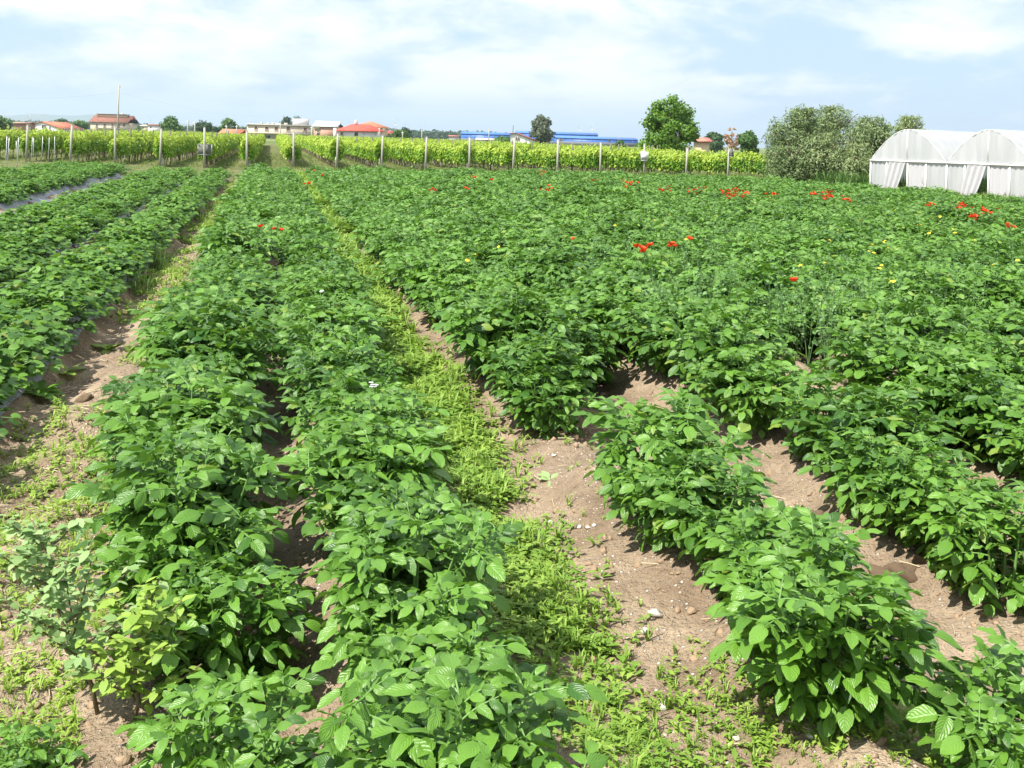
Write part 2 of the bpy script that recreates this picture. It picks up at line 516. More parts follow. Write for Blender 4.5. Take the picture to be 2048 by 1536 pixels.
def build_ground():
    def axis(parts):
        out = []
        for a, b, st_ in parts: out.append(np.arange(a, b, st_))
        return np.concatenate(out)
    def geo(a, b, n): return np.geomspace(a, b, n)
    tt = np.concatenate([-geo(9000, 12.5, 26), axis([(-12, -2.4, 0.16), (-2.4, 4.2, 0.05), (4.2, 12, 0.11), (12, 36, 0.3)]), geo(37, 9000, 26)])
    ss = np.concatenate([-geo(9000, 6, 14), axis([(-5, 1.6, 0.3), (1.6, 9, 0.055), (9, 20, 0.12), (20, 44, 0.4)]), geo(45, 9000, 34)])
    S, T = np.meshgrid(ss, tt, indexing='ij')
    Z = zground(S, T)
    X, Y = xy(S, T)
    v = np.stack([X, Y, Z], -1).reshape(-1, 3)
    a, b = S.shape
    i = np.arange(a * b).reshape(a, b)
    q = np.stack([i[:-1, :-1], i[:-1, 1:], i[1:, 1:], i[1:, :-1]], -1).reshape(-1, 4)[:, ::-1]
    o = link('ground', make_mesh('ground', v, q, mats=[M['soil']]))
    tag(o, 'brown stony field soil running out to flat farmland', 'soil', kind='structure')
build_ground()

def hills():
    me = MB()
    n = 60
    xs = np.linspace(-9000, -1200, n)
    d = 8200.0
    prof = 120 * np.exp(-((xs + 4700) / 1500) ** 2) + 40 * np.exp(-((xs + 2900) / 700) ** 2) + 20 * np.sin(xs / 210.0) + 14 * np.sin(xs / 90.0 + 1)
    prof = np.clip(prof, 0, None) * np.clip((-1200 - xs) / 900, 0, 1) + 0.5
    v = []
    for k, (f, dd) in enumerate(((0.0, -900), (0.55, -450), (1.0, 0), (0.6, 500), (0.0, 1100))):
        wob = 1 + 0.12 * np.sin(xs / 160.0 + k * 2)
        v.append(np.stack([xs, np.full(n, d + dd), prof * f * wob - 0.4], 1))
    v = np.concatenate(v)
    q = [[k*n+i, k*n+i+1, (k+1)*n+i+1, (k+1)*n+i] for k in range(4) for i in range(n-1)]
    me.add(v, q)
    o = link('hills', me.mesh('hills', plain('hillside', (0.09, 0.13, 0.06), 0.9, 0.1, 0.25, 0.004)))
    tag(o, 'faint blue hills on the horizon', 'hills', kind='structure')
hills()

# ------------------------------------------------------------------ leaf shapes
def blade(L, W, prof, ts, across, fold=0.25, droop=0.15, wav=0.0, seed=0, base_w=0.06, crinkle=0.0):
    """a leaf blade along +X, normal +Z"""
    r = np.random.default_rng(seed)
    us = np.linspace(-1, 1, across)
    v, uv = [], []
    ph = r.uniform(0, 6.28, 2)
    for tt, w in zip(ts, prof):
        w = max(w, base_w)
        for u in us:
            y = u * w * W / 2
            z = -droop * L * tt ** 2 + fold * abs(y) + wav * W * math.sin(tt * 9 + ph[0] + u * 2.2) * abs(u) - 0.10 * W * (abs(u) ** 3) * w + r.normal(0, 1) * crinkle * W
            v.append((tt * L, y, z)); uv.append((0.5 + u * 0.5, tt))
    k, m = len(ts), across
    q = [[i*m+j, (i+1)*m+j, (i+1)*m+j+1, i*m+j+1] for i in range(k-1) for j in range(m-1)]
    return np.array(v), np.array(q), np.zeros((0, 3), int), np.array(uv)

def potato_leaf(seed):
    r = np.random.default_rng(seed)
    mb = MB()
    Lr = r.uniform(0.075, 0.102)
    droop = r.uniform(0.35, 0.75)
    def rp(f): return np.array([Lr * f, 0.0, -droop * Lr * f * f * 0.6])
    mb.tube([rp(f) for f in (0, .3, .6, 1)], [0.0032, 0.0028, 0.0024, 0.0018], 4, m=1, cap=False)
    ts = [0, .1, .35, .65, .88, 1]; pr = [.15, .66, 1.0, .90, .48, .05]
    slope = lambda f: np.array([1, 0, -1.2 * droop * f])
    spots = [(1.0, 0, r.uniform(.047, .066))]
    for f, L in ((.80, .047), (.50, .041), (.24, .028)):
        for sd in (-1, 1):
            spots.append((f + r.uniform(-.03, .03), sd, L * r.uniform(.85, 1.12)))
    for i, (f, sd, L) in enumerate(spots):
        W = L * r.uniform(.56, .66)
        bl = blade(L, W, pr, ts, 5 if i < 3 else 3, r.uniform(.10, .65), r.uniform(.10, .66), .07, seed * 31 + i, crinkle=.04)
        d = slope(f) / np.linalg.norm(slope(f))
        if sd == 0: dirv = d + np.array([0, r.normal(0, .12), r.uniform(-.25, .05)])
        else:
            a = sd * R(r.uniform(52, 74))
            dirv = np.array([math.cos(a), math.sin(a), -r.uniform(.0, .42)])
        up = np.array([r.normal(0, .16), r.normal(0, .16) + sd * .12, 1.0])
        M_ = mat4(rp(f), frame_from(dirv, up))
        mb.many(bl, [M_], m=0)
    return mb

POT_LEAF = [potato_leaf(100 + i) for i in range(8)]
POT_LEAF_ME = [m.mesh('potato_compound_leaf', [M['potato'], M['stalk']]) for m in POT_LEAF]

def potato_plant(seed):
    """list of stems (polylines) and of (leaf kind, 4x4)"""
    r = np.random.default_rng(seed)
    stems, leaves = [], []
    ns = int(r.integers(11, 13))
    for i in range(ns):
        az = i / ns * 2 * math.pi * 1.618 + r.uniform(-.4, .4)
        lean = r.uniform(.25, .95) if i > 1 else r.uniform(.05, .3)
        Ls = r.uniform(.33, .42) * (1.0 if lean < .7 else 1.06)
        pts = []
        for f in np.linspace(0, 1, 6):
            rad = Ls * lean * (f * .95 - .2 * f * f) * .85
            pts.append([math.cos(az) * rad + .03 * math.cos(az), math.sin(az) * rad + .03 * math.sin(az), Ls * f * (1 - .30 * lean * f)])
        pts = np.array(pts)
        stems.append(pts)
        nl = 14
        for k in range(nl):
            f = (.20 + .76 * k / 10) if k < 11 else 1.0
            p = np.array([np.interp(f, np.linspace(0, 1, 6), pts[:, c]) for c in range(3)])
            out = az + (k * 2.4) + r.uniform(-.5, .5)
            if f < .8 and math.cos(out - az) < -.3: out += math.pi
            el = R((np.interp(f, [.2, .6, 1.0], [0, 16, 34]) if k < 11 else (40, 52, 64)[k - 11]) + r.uniform(-14, 14))
            dv = np.array([math.cos(out) * math.cos(el), math.sin(out) * math.cos(el), math.sin(el)])
            up = np.array([r.normal(0, .22), r.normal(0, .22), 1.0])
            sc = (np.interp(f, [.2, .6, .96], [.85, 1.12, 1.05]) if k < 11 else (.9, .72, .52)[k - 11]) * r.uniform(.85, 1.15)
            leaves.append((int(r.integers(0, 8)), mat4(p, frame_from(dv, up), sc)))
    return stems, leaves

POT_DEF = [potato_plant(500 + i) for i in range(10)]
POT_STEM_ME, POT_FOL_ME = [], []
for stems, leaves in POT_DEF:
    mb = MB()
    for p in stems: mb.tube(p, np.linspace(.0065, .0028, len(p)), 5, cap=False)
    POT_STEM_ME.append(mb.mesh('potato_stems', M['stalk']))
    mb = MB()
    for kd, M_ in leaves:
        src = POT_LEAF[kd]
        v, q, t, uv = src.data()
        v2 = v @ M_[:3, :3].T + M_[:3, 3]
        nq = len(src.mq) and np.concatenate(src.mq)
        mb.v.append(v2); mb.q.append(q + mb.n); mb.mq.append(nq); mb.uv.append(uv); mb.n += len(v)
    POT_FOL_ME.append(mb.mesh('potato_foliage', [M['potato'], M['stalk']]))

# ------------------------------------------------------------------ scattering by geometry nodes
def scatter(name, pts, rz, scl, idx, protos, label, cat, shape=(1, 1, 1)):
    me = bpy.data.meshes.new(name)
    me.from_pydata([tuple(p) for p in pts], [], [])
    for nm, ty, arr in (('rz', 'FLOAT', rz), ('scl', 'FLOAT', scl), ('idx', 'INT', idx)):
        at_ = me.attributes.new(nm, ty, 'POINT')
        at_.data.foreach_set('value', np.asarray(arr, np.int32 if ty == 'INT' else np.float32))
    o = link(name, me)
    tag(o, label, cat, kind='stuff')
    ng = bpy.data.node_groups.new(name, 'GeometryNodeTree')
    ng.interface.new_socket('Geometry', in_out='INPUT', socket_type='NodeSocketGeometry')
    ng.interface.new_socket('Geometry', in_out='OUTPUT', socket_type='NodeSocketGeometry')
    N, L = ng.nodes, ng.links
    gi, go = N.new('NodeGroupInput'), N.new('NodeGroupOutput')
    jn = N.new('GeometryNodeJoinGeometry')
    for p in reversed(protos):
        oi = N.new('GeometryNodeObjectInfo'); oi.transform_space = 'ORIGINAL'
        oi.inputs['Object'].default_value = p
        oi.inputs['As Instance'].default_value = True
        L.new(oi.outputs['Geometry'], jn.inputs[0])
    def attr(nm, ty):
        n = N.new('GeometryNodeInputNamedAttribute'); n.data_type = ty
        n.inputs['Name'].default_value = nm
        return n.outputs['Attribute']
    cb = N.new('ShaderNodeCombineXYZ'); L.new(attr('rz', 'FLOAT'), cb.inputs['Z'])
    er = N.new('FunctionNodeEulerToRotation'); L.new(cb.outputs[0], er.inputs[0])
    ip = N.new('GeometryNodeInstanceOnPoints')
    L.new(gi.outputs[0], ip.inputs['Points']); L.new(jn.outputs[0], ip.inputs['Instance'])
    ip.inputs['Pick Instance'].default_value = True
    L.new(attr('idx', 'INT'), ip.inputs['Instance Index'])
    L.new(er.outputs[0], ip.inputs['Rotation'])
    vm = N.new('ShaderNodeVectorMath'); vm.operation = 'SCALE'; vm.inputs[0].default_value = shape
    L.new(attr('scl', 'FLOAT'), vm.inputs['Scale']); L.new(vm.outputs['Vector'], ip.inputs['Scale'])
    L.new(ip.outputs[0], go.inputs[0])
    md = o.modifiers.new('scatter', 'NODES'); md.node_group = ng
    return o

# ------------------------------------------------------------------ potato field
# bare places: photo pixel of the soil, radius in metres
BARE = [(1130, 930, .56), (1430, 895, .40), (960, 790, .25), (1640, 775, .50), (1120, 668, .34), (1850, 1230, .22), (1950, 1330, .3),
        (1450, 1530, .22), (1300, 1500, .2), (820, 640, .2), (1680, 1090, .13), (1800, 1330, .14), (2040, 1300, .22),
        (170, 1420, .30), (60, 1300, .30), (90, 1500, .12), (275, 1490, .32)]
bare_w = [(*ground(x, y, .10), r) for x, y, r in BARE]

def potato_field():
    cand = []
    for ri, tr in enumerate(ROWS):
        s = 0.4 + rng.uniform(0, .2)
        while s < 60:
            t = tr + rng.normal(0, .045) + (np.interp(s, [2.3, 3.2, 4.5], [.32, .06, -.02]) if ri == 0 else 0)
            X, Y = xy(s, t)
            if Y > field_end(X) + rng.uniform(-.7, .7): break
            step = rng.uniform(.26, .34)
            far = np.interp(Y, [5, 12], [0, 1])
            if Y > 1.2:
                px, py = project(X, Y, .3)
                inside = -40 < px < 2090 and py < 1640
                margin = abs(X) < Y * .512 + 2.2
                bad = any((X - bx) ** 2 + (Y - by) ** 2 < br ** 2 for bx, by, br in bare_w)
                if rng.random() < (.02 + .03 * far if ri > 2 else .015): bad = True
                if ri == 2 and Y < 2.66: bad = True
                if ri == 3 and Y < 6.6: bad = True       # in-between row, only further up the field
                if ri == 5 and Y < 3.6: bad = True       # that row starts further up the field
                if ri == 4 and Y < 3.6: bad = True
                if margin and not bad and X < 28:
                    sc = rng.uniform(.82, 1.16) * (1.0 + (.16 if ri > 2 else (.22 if ri == 0 else .05)) * far) * (1.12 if ri >= 2 else 1.0)
                    if ri == 0: sc *= np.interp(Y, [2.8, 3.3, 5, 12], [.92, 1.12, 1.15, 1.0])
                    if ri == 1: sc *= np.interp(Y, [2.6, 3.2], [.94, 1.05])
                    if ri >= 2: sc *= np.interp(Y, [3, 6.5], [.85, 1.0])
                    cand.append((Y, ri, s, t, X, Y, sc, inside))
            s += step
    X, Y = ground(2040, 1530, .12); sx, tx = st(X, Y)
    cand.append((Y, 2, sx, tx, X, Y, .95, True))
    X, Y = ground(-10, 1600, .1); sx, tx = st(X, Y)
    cand.append((Y, 0, sx, tx, X, Y, .55, True))
    cand.sort()
    ins = [c for c in cand if c[7]][:300]
    keep = set(id(c) for c in ins)
    count = {}
    firsts = {}
    order = sorted(ins, key=lambda c: (c[1], c[2]))
    nth = {}
    for c in order:
        count[c[1]] = count.get(c[1], 0) + 1; nth[id(c)] = count[c[1]]
    flowers = [gst(x, y, .5) for x, y in ((685, 607), (808, 742), (676, 790), (920, 687), (850, 640), (745, 770))]
    used = set()
    for k, c in enumerate(ins):
        _, ri, s, t, X, Y, sc, _ = c
        vi = int(rng.integers(0, 10)) if k >= 12 else k % 10
        z = float(zground(s, t)) - .015
        o = empty('potato_plant', (X, Y, z), rng.uniform(0, 6.28),
                  'leafy potato plant, %s from the near end, %s row from the dirt path' % (ordinal(nth[id(c)]), ordinal(ri + 1)),
                  'potato plant', 'potato plants in the rows')
        o.scale = (sc * 1.06, sc * 1.06, sc * rng.uniform(.84, 1.0))
        o.rotation_euler[0] = rng.normal(0, .06); o.rotation_euler[1] = rng.normal(0, .06)
        link('stems', POT_STEM_ME[vi], o)
        if k < 12:
            for kd, M_ in POT_DEF[vi][1]:
                lf = link('leaf', POT_LEAF_ME[kd], o)
                lf.matrix_local = Matrix(M_.tolist())
        else:
            f = link('foliage', POT_FOL_ME[vi], o)
            firsts.setdefault(vi, f)
        for fi, (fs, ft) in enumerate(flowers):
            if fi not in used and (fs - s) ** 2 + (ft - t) ** 2 < .06:
                used.add(fi)
                mb = MB(); r = np.random.default_rng(fi)
                mb.tube([[0, 0, 0], [.005, 0, .06], [0, .01, .13]], .002, 4, m=1)
                bl = blade(.016, .013, [.3, .9, 1, .2], [0, .4, .75, 1], 3, .1, .2)
                for b in range(3):
                    c0 = np.array([r.normal(0, .013), r.normal(0, .013), .13 + r.normal(0, .012)])
                    mb.many(bl, [mat4(c0, rotz(a * 1.2566) @ frame_from(np.array([1, 0, .15]), np.array([0, 0, 1.]))) for a in range(5)], m=0)
                link('blossom', mb.mesh('blossom', [M['white_petal'], M['stalk']]), o, loc=(0, 0, .40), scale=.75)
    rest = [c for c in cand if id(c) not in keep]
    protos = [firsts[i] for i in sorted(firsts)]
    n = len(rest)
    pts = [(c[4], c[5], float(zground(c[2], c[3])) - .015) for c in rest]
    sc = np.array([c[6] for c in rest])
    o = scatter('potato_plants', pts, rng.uniform(0, 6.28, n), sc, rng.integers(0, len(protos), n), protos,
            'dense green potato crop filling the field towards the vineyard', 'potato crop', (1.12, 1.12, .92))
    return cand
POT = potato_field()

# ------------------------------------------------------------------ strawberry beds
def strawberry_plant(seed):
    r = np.random.default_rng(seed)
    mb = MB()
    ts = [0, .18, .45, .75, .93, 1]; pr = [.15, .72, 1, .92, .5, .15]
    for i in range(52):
        az = r.uniform(0, 6.28)
        el = R(r.uniform(2, 84))
        Lp = r.uniform(.15, .27)
        tip = np.array([math.cos(az) * math.cos(el), math.sin(az) * math.cos(el), math.sin(el) * .95]) * Lp + [0, 0, .02]
        mid = tip * .5 + [0, 0, .03]
        mb.tube([[0, 0, 0], mid, tip], .0022, 3, m=1, cap=False)
        lean = np.array([math.cos(az), math.sin(az), 0]) * math.cos(el) * .9
        for a in (-1.25, 0, 1.25):
            L = r.uniform(.044, .066); W = L * r.uniform(.85, 1.0)
            dirv = np.array([math.cos(az + a), math.sin(az + a), r.uniform(-.25, .25)])
            up = np.array([r.normal(0, .2), r.normal(0, .2), 1.0]) + lean * .6
            mb.many(blade(L, W, pr, ts, 5, r.uniform(.1, .5), r.uniform(.05, .35), .03, int(r.integers(1e6))), [mat4(tip, frame_from(dirv, up))], m=0)
    return mb.mesh('strawberry_plant', [M['strawberry'], M['stalk']])

def strawberries():
    mes = [strawberry_plant(900 + i) for i in range(8)]
    cand = []
    for bi, tb in enumerate(BEDS):
        for li, off in enumerate((.17 if bi == 0 else .10, -.10)):
            s = 0.5 + rng.uniform(0, .3)
            while s < 60:
                t = tb + off + rng.normal(0, .03)
                X, Y = xy(s, t)
                end = BED_END[bi]
                if Y > end: break
                if Y > 3.0 and abs(X) < Y * .512 + 1.6:
                    px, py = project(X, Y, .35)
                    cand.append((Y, bi, li, s, t, X, -20 < px))
                s += rng.uniform(.21, .29)
    cand.sort()
    ins = [c for c in cand if c[6]][:300]
    keep = set(id(c) for c in ins)
    cnt, nth = {}, {}
    for c in sorted(ins, key=lambda c: (c[1], c[2], c[3])):
        k = (c[1], c[2]); cnt[k] = cnt.get(k, 0) + 1; nth[id(c)] = cnt[k]
    firsts = {}
    for c in ins:
        Y, bi, li, s, t, X, _ = c
        vi = int(rng.integers(0, 8))
        o = link('strawberry_plant', mes[vi], loc=(X, Y, float(zground(s, t)) + .0), rot=(rng.normal(0, .1), rng.normal(0, .1), rng.uniform(0, 6.28)), scale=rng.uniform(.95, 1.2))
        tag(o, 'strawberry plant, %s from the near end, %s line, %s plastic-covered bed from the path' % (ordinal(nth[id(c)]), ('outer', 'inner')[li], ordinal(bi + 1)),
            'strawberry plant', 'strawberry plants on the covered beds')
        firsts.setdefault(vi, o)
    rest = [c for c in cand if id(c) not in keep]
    n = len(rest)
    pr = [firsts[i] for i in sorted(firsts)]
    scatter('strawberry_plants', [(c[5], c[0], float(zground(c[3], c[4]))) for c in rest], rng.uniform(0, 6.28, n), rng.uniform(.9, 1.2, n), rng.integers(0, len(pr), n), pr,
            'strawberry plants running along the raised beds to the vineyard', 'strawberry crop')
    # plastic film over each bed
    t_ = NT('mulch_film')
    pos = t_.pos()
    n1 = t_.noise(pos, 9.0, 5.0, 0.65, 1.0)
    col = t_.mix(t_.rng(n1, .35, .65), (0.11, 0.115, 0.125), (0.27, 0.28, 0.30))
    dirt = t_.rng(t_.noise(pos, 3.0, 5.0, .7), .52, .68)
    col = t_.mix(t_.math('MULTIPLY', dirt, .6), col, (0.24, 0.17, 0.12))
    film = t_.done(t_.principled(col, .38, .55, t_.bump(n1, .8, .03)))
    for bi, tb in enumerate(BEDS):
        ss = np.concatenate([np.arange(2.5, 14, .13), np.arange(14, BED_END[bi] + .5, .45)])
        half = .40 if bi > 1 else .33
        tt = np.linspace(tb - (.74 if bi == 3 else half) , tb + (.66 if bi in (3, ) else half), 22)
        if bi == 2: tt = np.linspace(tb - .90, tb + .40, 24)
        if bi == 3: tt = np.linspace(tb - .42, tb + .84, 24)
        S, T = np.meshgrid(ss, tt, indexing='ij')
        wr = .010 * np.sin(T * 23 + 3 * np.sin(S * 3.1)) + .008 * np.sin(S * 17 + T * 9)
        edge = np.clip((np.abs(T - tb) - (half - .06)) / .06, 0, 1)
        Z = zground(S, T) + .018 + np.abs(wr) * (1 - edge * .7)
        X, Y = xy(S, T)
        a, b = S.shape; i = np.arange(a * b).reshape(a, b)
        q = np.stack([i[:-1, :-1], i[:-1, 1:], i[1:, 1:], i[1:, :-1]], -1).reshape(-1, 4)[:, ::-1]
        o = link('plastic_mulch', make_mesh('plastic_mulch', np.stack([X, Y, Z], -1).reshape(-1, 3), q, mats=[film]))
        tag(o, 'grey plastic mulch film under the %s strawberry bed from the dirt path' % ordinal(bi + 1), 'plastic film', 'mulch films on the beds')
strawberries()

# ------------------------------------------------------------------ vineyard
ROW_POST = [(-36, 46.5), (52, 46.0), (140, 45.8), (230, 45.4), (320, 44.6), (409, 44.0), (494, 43.6),
            (587, 48.6), (674, 48.8), (763, 48.2), (851, 48.2), (939, 48.0), (1026, 48.0), (1115, 47.6), (1201, 47.6), (1289, 47.4), (1372, 47.2), (1456, 46.6), (1543, 46.2)]
POST_TOP = [249, 250, 250, 253, 258, 255, 262, 264, 267, 271, 274, 275, 276, 279, 285, 288, 296, 300, 303]
NLEFT = 7

LEAF6 = (np.array([[0, 0, 0], [.28, .52, .10], [.80, .34, .06], [1.0, 0, -.12], [.80, -.34, .06], [.28, -.52, .10], [.45, 0, -.02]]),
         np.array([[0, 6, 2, 1], [6, 3, 2, 2][:4], [0, 5, 4, 6]])[[0, 2]], np.array([[6, 3, 2], [6, 4, 3]]), np.zeros((7, 2)))

def rand_frames(r, n, normals, spread=.5):
    """frames whose Z lies near the given normals, X random and hanging a little"""
    nz = normals + r.normal(0, spread, (n, 3))
    nz /= np.linalg.norm(nz, axis=1)[:, None] + 1e-9
    x = r.normal(0, 1, (n, 3)); x[:, 2] -= .5
    x -= (x * nz).sum(1)[:, None] * nz
    x /= np.linalg.norm(x, axis=1)[:, None] + 1e-9
    y = np.cross(nz, x)
    return np.stack([x, y, nz], -1)

def place(r, pos, normals, size, spread=.5):
    n = len(pos)
    F = rand_frames(r, n, normals, spread)
    Ms = np.zeros((n, 4, 4)); Ms[:, 3, 3] = 1
    Ms[:, :3, :3] = F * np.asarray(size)[:, None, None]
    Ms[:, :3, 3] = pos
    return Ms

VSTEP = 1.2
def vine_crown(seed):
    r = np.random.default_rng(seed)
    mb = MB()
    n = 440
    x = r.uniform(-.66, .66, n); z = .44 + .90 * r.beta(1.4, 1.3, n)
    half = np.interp(z, [.46, .66, 1.06, 1.36], [.14, .26, .27, .17]) * (1 + .25 * np.sin(x * 7 + seed))
    side = r.choice([-1, 1], n)
    y = side * half * r.uniform(.35, 1.0, n) ** .6
    nrm = np.stack([np.zeros(n), side * .9, .25 + (z - .46) * .9], 1)
    sz = r.uniform(.09, .145, n)
    young = (z > 1.04 + r.normal(0, .10, n))
    P = np.stack([x, y, z], 1)
    Ms = place(r, P, nrm, sz, .42)
    mb.many(LEAF6, Ms[~young], m=0); mb.many(LEAF6, Ms[young], m=1)
    for k in range(9):       # shoots that stand out over the hedge
        x0 = r.uniform(-.6, .6); top = 1.31 + r.uniform(.0, .20)
        lean = r.normal(0, .14, 2)
        pts = np.array([[x0 + lean[0] * f, lean[1] * f + r.normal(0, .01), 1.06 + (top - 1.06) * f] for f in np.linspace(0, 1, 5)])
        mb.tube(pts, .004, 3, m=2, cap=False)
        q = pts[np.sort(r.integers(1, 5, 6))] + r.normal(0, .03, (6, 3))
        mb.many(LEAF6, place(r, q, np.tile([[0, 0, 1.]], (6, 1)), r.uniform(.05, .10, 6), .7), m=1)
    for k in range(5):       # hanging ones
        x0 = r.uniform(-.6, .6); sd = r.choice([-1, 1])
        q = np.stack([x0 + r.normal(0, .04, 6), sd * (.26 + r.uniform(0, .12, 6)), np.linspace(1.05, .5, 6)], 1)
        mb.many(LEAF6, place(r, q, np.tile([[0, sd * 1., .4]], (6, 1)), r.uniform(.08, .13, 6), .5), m=int(r.integers(0, 2)))
    return mb.mesh('vine_crown', [M['vine'], M['vine_young'], M['stalk']])

def vine_trunk(seed):
    r = np.random.default_rng(seed)
    mb = MB()
    p = [[0, 0, -.03]]
    for z in (.1, .22, .34, .46, .55):
        p.append([r.normal(0, .022), r.normal(0, .02), z])
    mb.tube(p, [.042, .034, .030, .030, .032, .026], 6, m=0)
    for sd in (-1, 1):
        mb.tube([p[-1], [sd * .2, r.normal(0, .02), .58 + r.normal(0, .02)], [sd * .6, r.normal(0, .02), .56]], [.024, .017, .010], 5, m=0)
    mb.tube([[.10, .02, -.03], [.10 + r.normal(0, .015), .02, .60]], .024, 5, m=1)
    return mb.mesh('vine_trunk', [M['bark'], M['stake']])

def vineyard():
    crowns = [vine_crown(40 + i) for i in range(8)]
    trunks = [vine_trunk(70 + i) for i in range(5)]
    rowang = math.atan2(U[1], U[0])
    wires = None
    fronts = []
    for k, ((px, d), ty) in enumerate(zip(ROW_POST, POST_TOP)):
        lx, _ = lev(px, 330)
        X = lx * d / FPX
        lx2, ly2 = lev(px, ty)
        top = CAM_H - ly2 * d / FPX
        fronts.append((X, d))
        if k < NLEFT: side, num = 'left', NLEFT - k
        else: side, num = 'right', k - NLEFT + 1
        mb = MB()
        lean = rng.normal(0, .035, 2)
        mb.tube([[0, 0, -.1], [lean[0] * .5, lean[1] * .5, top * .5], [lean[0], lean[1], top]], [.054, .050, .047], 8)
        mb.box((lean[0], lean[1], top + .01), (.085, .085, .03))
        o = link('vineyard_post', mb.mesh('vineyard_post', M['concrete'], True), loc=(X, d, 0), rot=(0, 0, rowang))
        tag(o, 'pale post at the front end of the %s vine row %s of the grass track' % (ordinal(num), side), 'post', 'front posts of the vineyard')
    cand = []
    for k, (X0, Y0) in enumerate(fronts):
        for i in range(75):
            s = .75 + i * VSTEP + rng.normal(0, .06)
            X, Y = X0 + U[0] * s, Y0 + U[1] * s
            px, _ = project(X, Y, 1.1)
            if k >= NLEFT: vis = k == NLEFT or px > ROW_POST[k - 1][0] - 12
            else: vis = k == NLEFT - 1 or px < ROW_POST[k + 1][0] + 12
            cand.append((Y, k, i, X, s, vis and -30 < px < 2060))
    ins = sorted([c for c in cand if c[5]])[:270]
    keep = set(id(c) for c in ins)
    fc, ft = {}, {}
    for c in ins:
        Y, k, i, X, s, _ = c
        if k < NLEFT: side, num = 'left', NLEFT - k
        else: side, num = 'right', k - NLEFT + 1
        o = empty('grape_vine', (X, Y, 0), rowang + rng.normal(0, .05) + (math.pi if rng.random() < .5 else 0),
                  'trellised grape vine, %s from the front of the %s vine row %s of track' % (ordinal(i + 1), ordinal(num), side), 'grape vine', 'grape vines in the vineyard rows')
        o.scale = (1, rng.uniform(.85, 1.2), rng.uniform(.88, 1.07))
        ci, ti = int(rng.integers(0, 8)), int(rng.integers(0, 5))
        a = link('crown', crowns[ci], o); b = link('trunk', trunks[ti], o)
        fc.setdefault(ci, a); ft.setdefault(ti, b)
    rest = [c for c in cand if id(c) not in keep]
    n = len(rest)
    pts = [(c[3], c[0], 0.0) for c in rest]
    rz = rowang + rng.choice([0, math.pi], n) + rng.normal(0, .05, n)
    pr = [fc[i] for i in sorted(fc)]
    scatter('vine_hedges', pts, rz, rng.uniform(.93, 1.06, n), rng.integers(0, len(pr), n), pr, 'far vine foliage of the vineyard rows merging into one mass', 'vine foliage')
    pr = [ft[i] for i in sorted(ft)]
    scatter('vine_trunk_rows', pts, rz, np.ones(n), rng.integers(0, len(pr), n), pr, 'far vine trunks and stakes under the vineyard foliage', 'vine trunks')
    # posts inside the rows
    mb = MB(); mb.tube([[0, 0, -.1], [0, 0, .9], [.01, 0, 1.62]], .040, 6)
    pm = mb.mesh('row_post', M['wood'])
    for k, (X0, Y0) in enumerate(fronts):
        if k < NLEFT: side, num = 'left', NLEFT - k
        else: side, num = 'right', k - NLEFT + 1
        for j in range(1, 6 if k < NLEFT else 4):
            s = j * 4.8 + rng.normal(0, .1)
            o = link('row_post', pm, loc=(X0 + U[0] * s, Y0 + U[1] * s, rng.normal(0, .04)), rot=(rng.normal(0, .02), rng.normal(0, .02), 0))
            tag(o, 'dark wooden row post, %s behind the front post, %s vine row %s of track' % (ordinal(j), ordinal(num), side), 'post', 'wooden posts inside the vine rows')
    # trellis wires of each row
    for k, (X0, Y0) in enumerate(fronts):
        if k < NLEFT: side, num = 'left', NLEFT - k
        else: side, num = 'right', k - NLEFT + 1
        mb = MB()
        for z in (.58, .95, 1.3):
            mb.tube([[X0, Y0, z], [X0 + U[0] * 24, Y0 + U[1] * 24, z - .03], [X0 + U[0] * 60, Y0 + U[1] * 60, z]], .003, 3, cap=False)
        o = link('trellis_wire', mb.mesh('trellis_wire', M['wire']))
        tag(o, 'trellis wires strung along the %s vine row %s of the grass track' % (ordinal(num), side), 'wire', 'trellis wires')
    return fronts
FRONTS = vineyard()

def signs():
    def board(name, px, py0, py1, wpx, d, m, label, thick=.02):
        a = at(px, py0, d); b = at(px, py1, d)
        w = wpx * d / FPX; h = a.z - b.z
        o = empty(name, (a.x, d, b.z), .0, label, 'sign')
        mb = MB(); mb.box((0, 0, h / 2), (w, thick, h))
        link('panel', mb.mesh('panel', m, False), o)
        mb = MB()
        for sx in (-1, 1): mb.box((sx * (w / 2 + .006), 0, h / 2), (.012, thick + .01, h + .02))
        for sz in (0, 1): mb.box((0, 0, sz * h + (sz - .5) * .012), (w, thick + .008, .012))
        link('frame', mb.mesh('frame', M['metal'], False), o)
        return o, w, h
    grey = plain('weathered_board', (0.15, 0.16, 0.135), .7, .2, .2, 6.0, streak=True)
    white = plain('white_board', (0.72, 0.73, 0.74), .5, .3, .08)
    dark = plain('dark_print', (0.10, 0.11, 0.10), .6, .2, .2)
    o, w, h = board('notice_board', 410, 289, 309, 27, 44.12, grey, 'grey weathered board fixed behind a post left of the grass track')
    o, w, h = board('field_sign', 1289, 303, 321, 14, 47.30, white, 'white field sign with dark print on a vineyard post near the walnut tree')
    r = np.random.default_rng(5)
    for i in range(4):
        mb = MB(); hh = r.uniform(.06, .11)
        mb.box((-w * .32 + i * w * .21, -.0135, h * .20 + hh / 2 - .03), (w * .13, .004, hh))
        link('printing', mb.mesh('printing', dark, False), o)
    o, w, h = board('box_sign', 1463, 298, 313, 9, 46.52, grey, 'small grey box sign on the second to last vineyard post')
    mb = MB(); mb.box((0, -.0135, h * .15), (w * .6, .004, h * .28)); link('printing', mb.mesh('printing', dark, False), o)
signs()

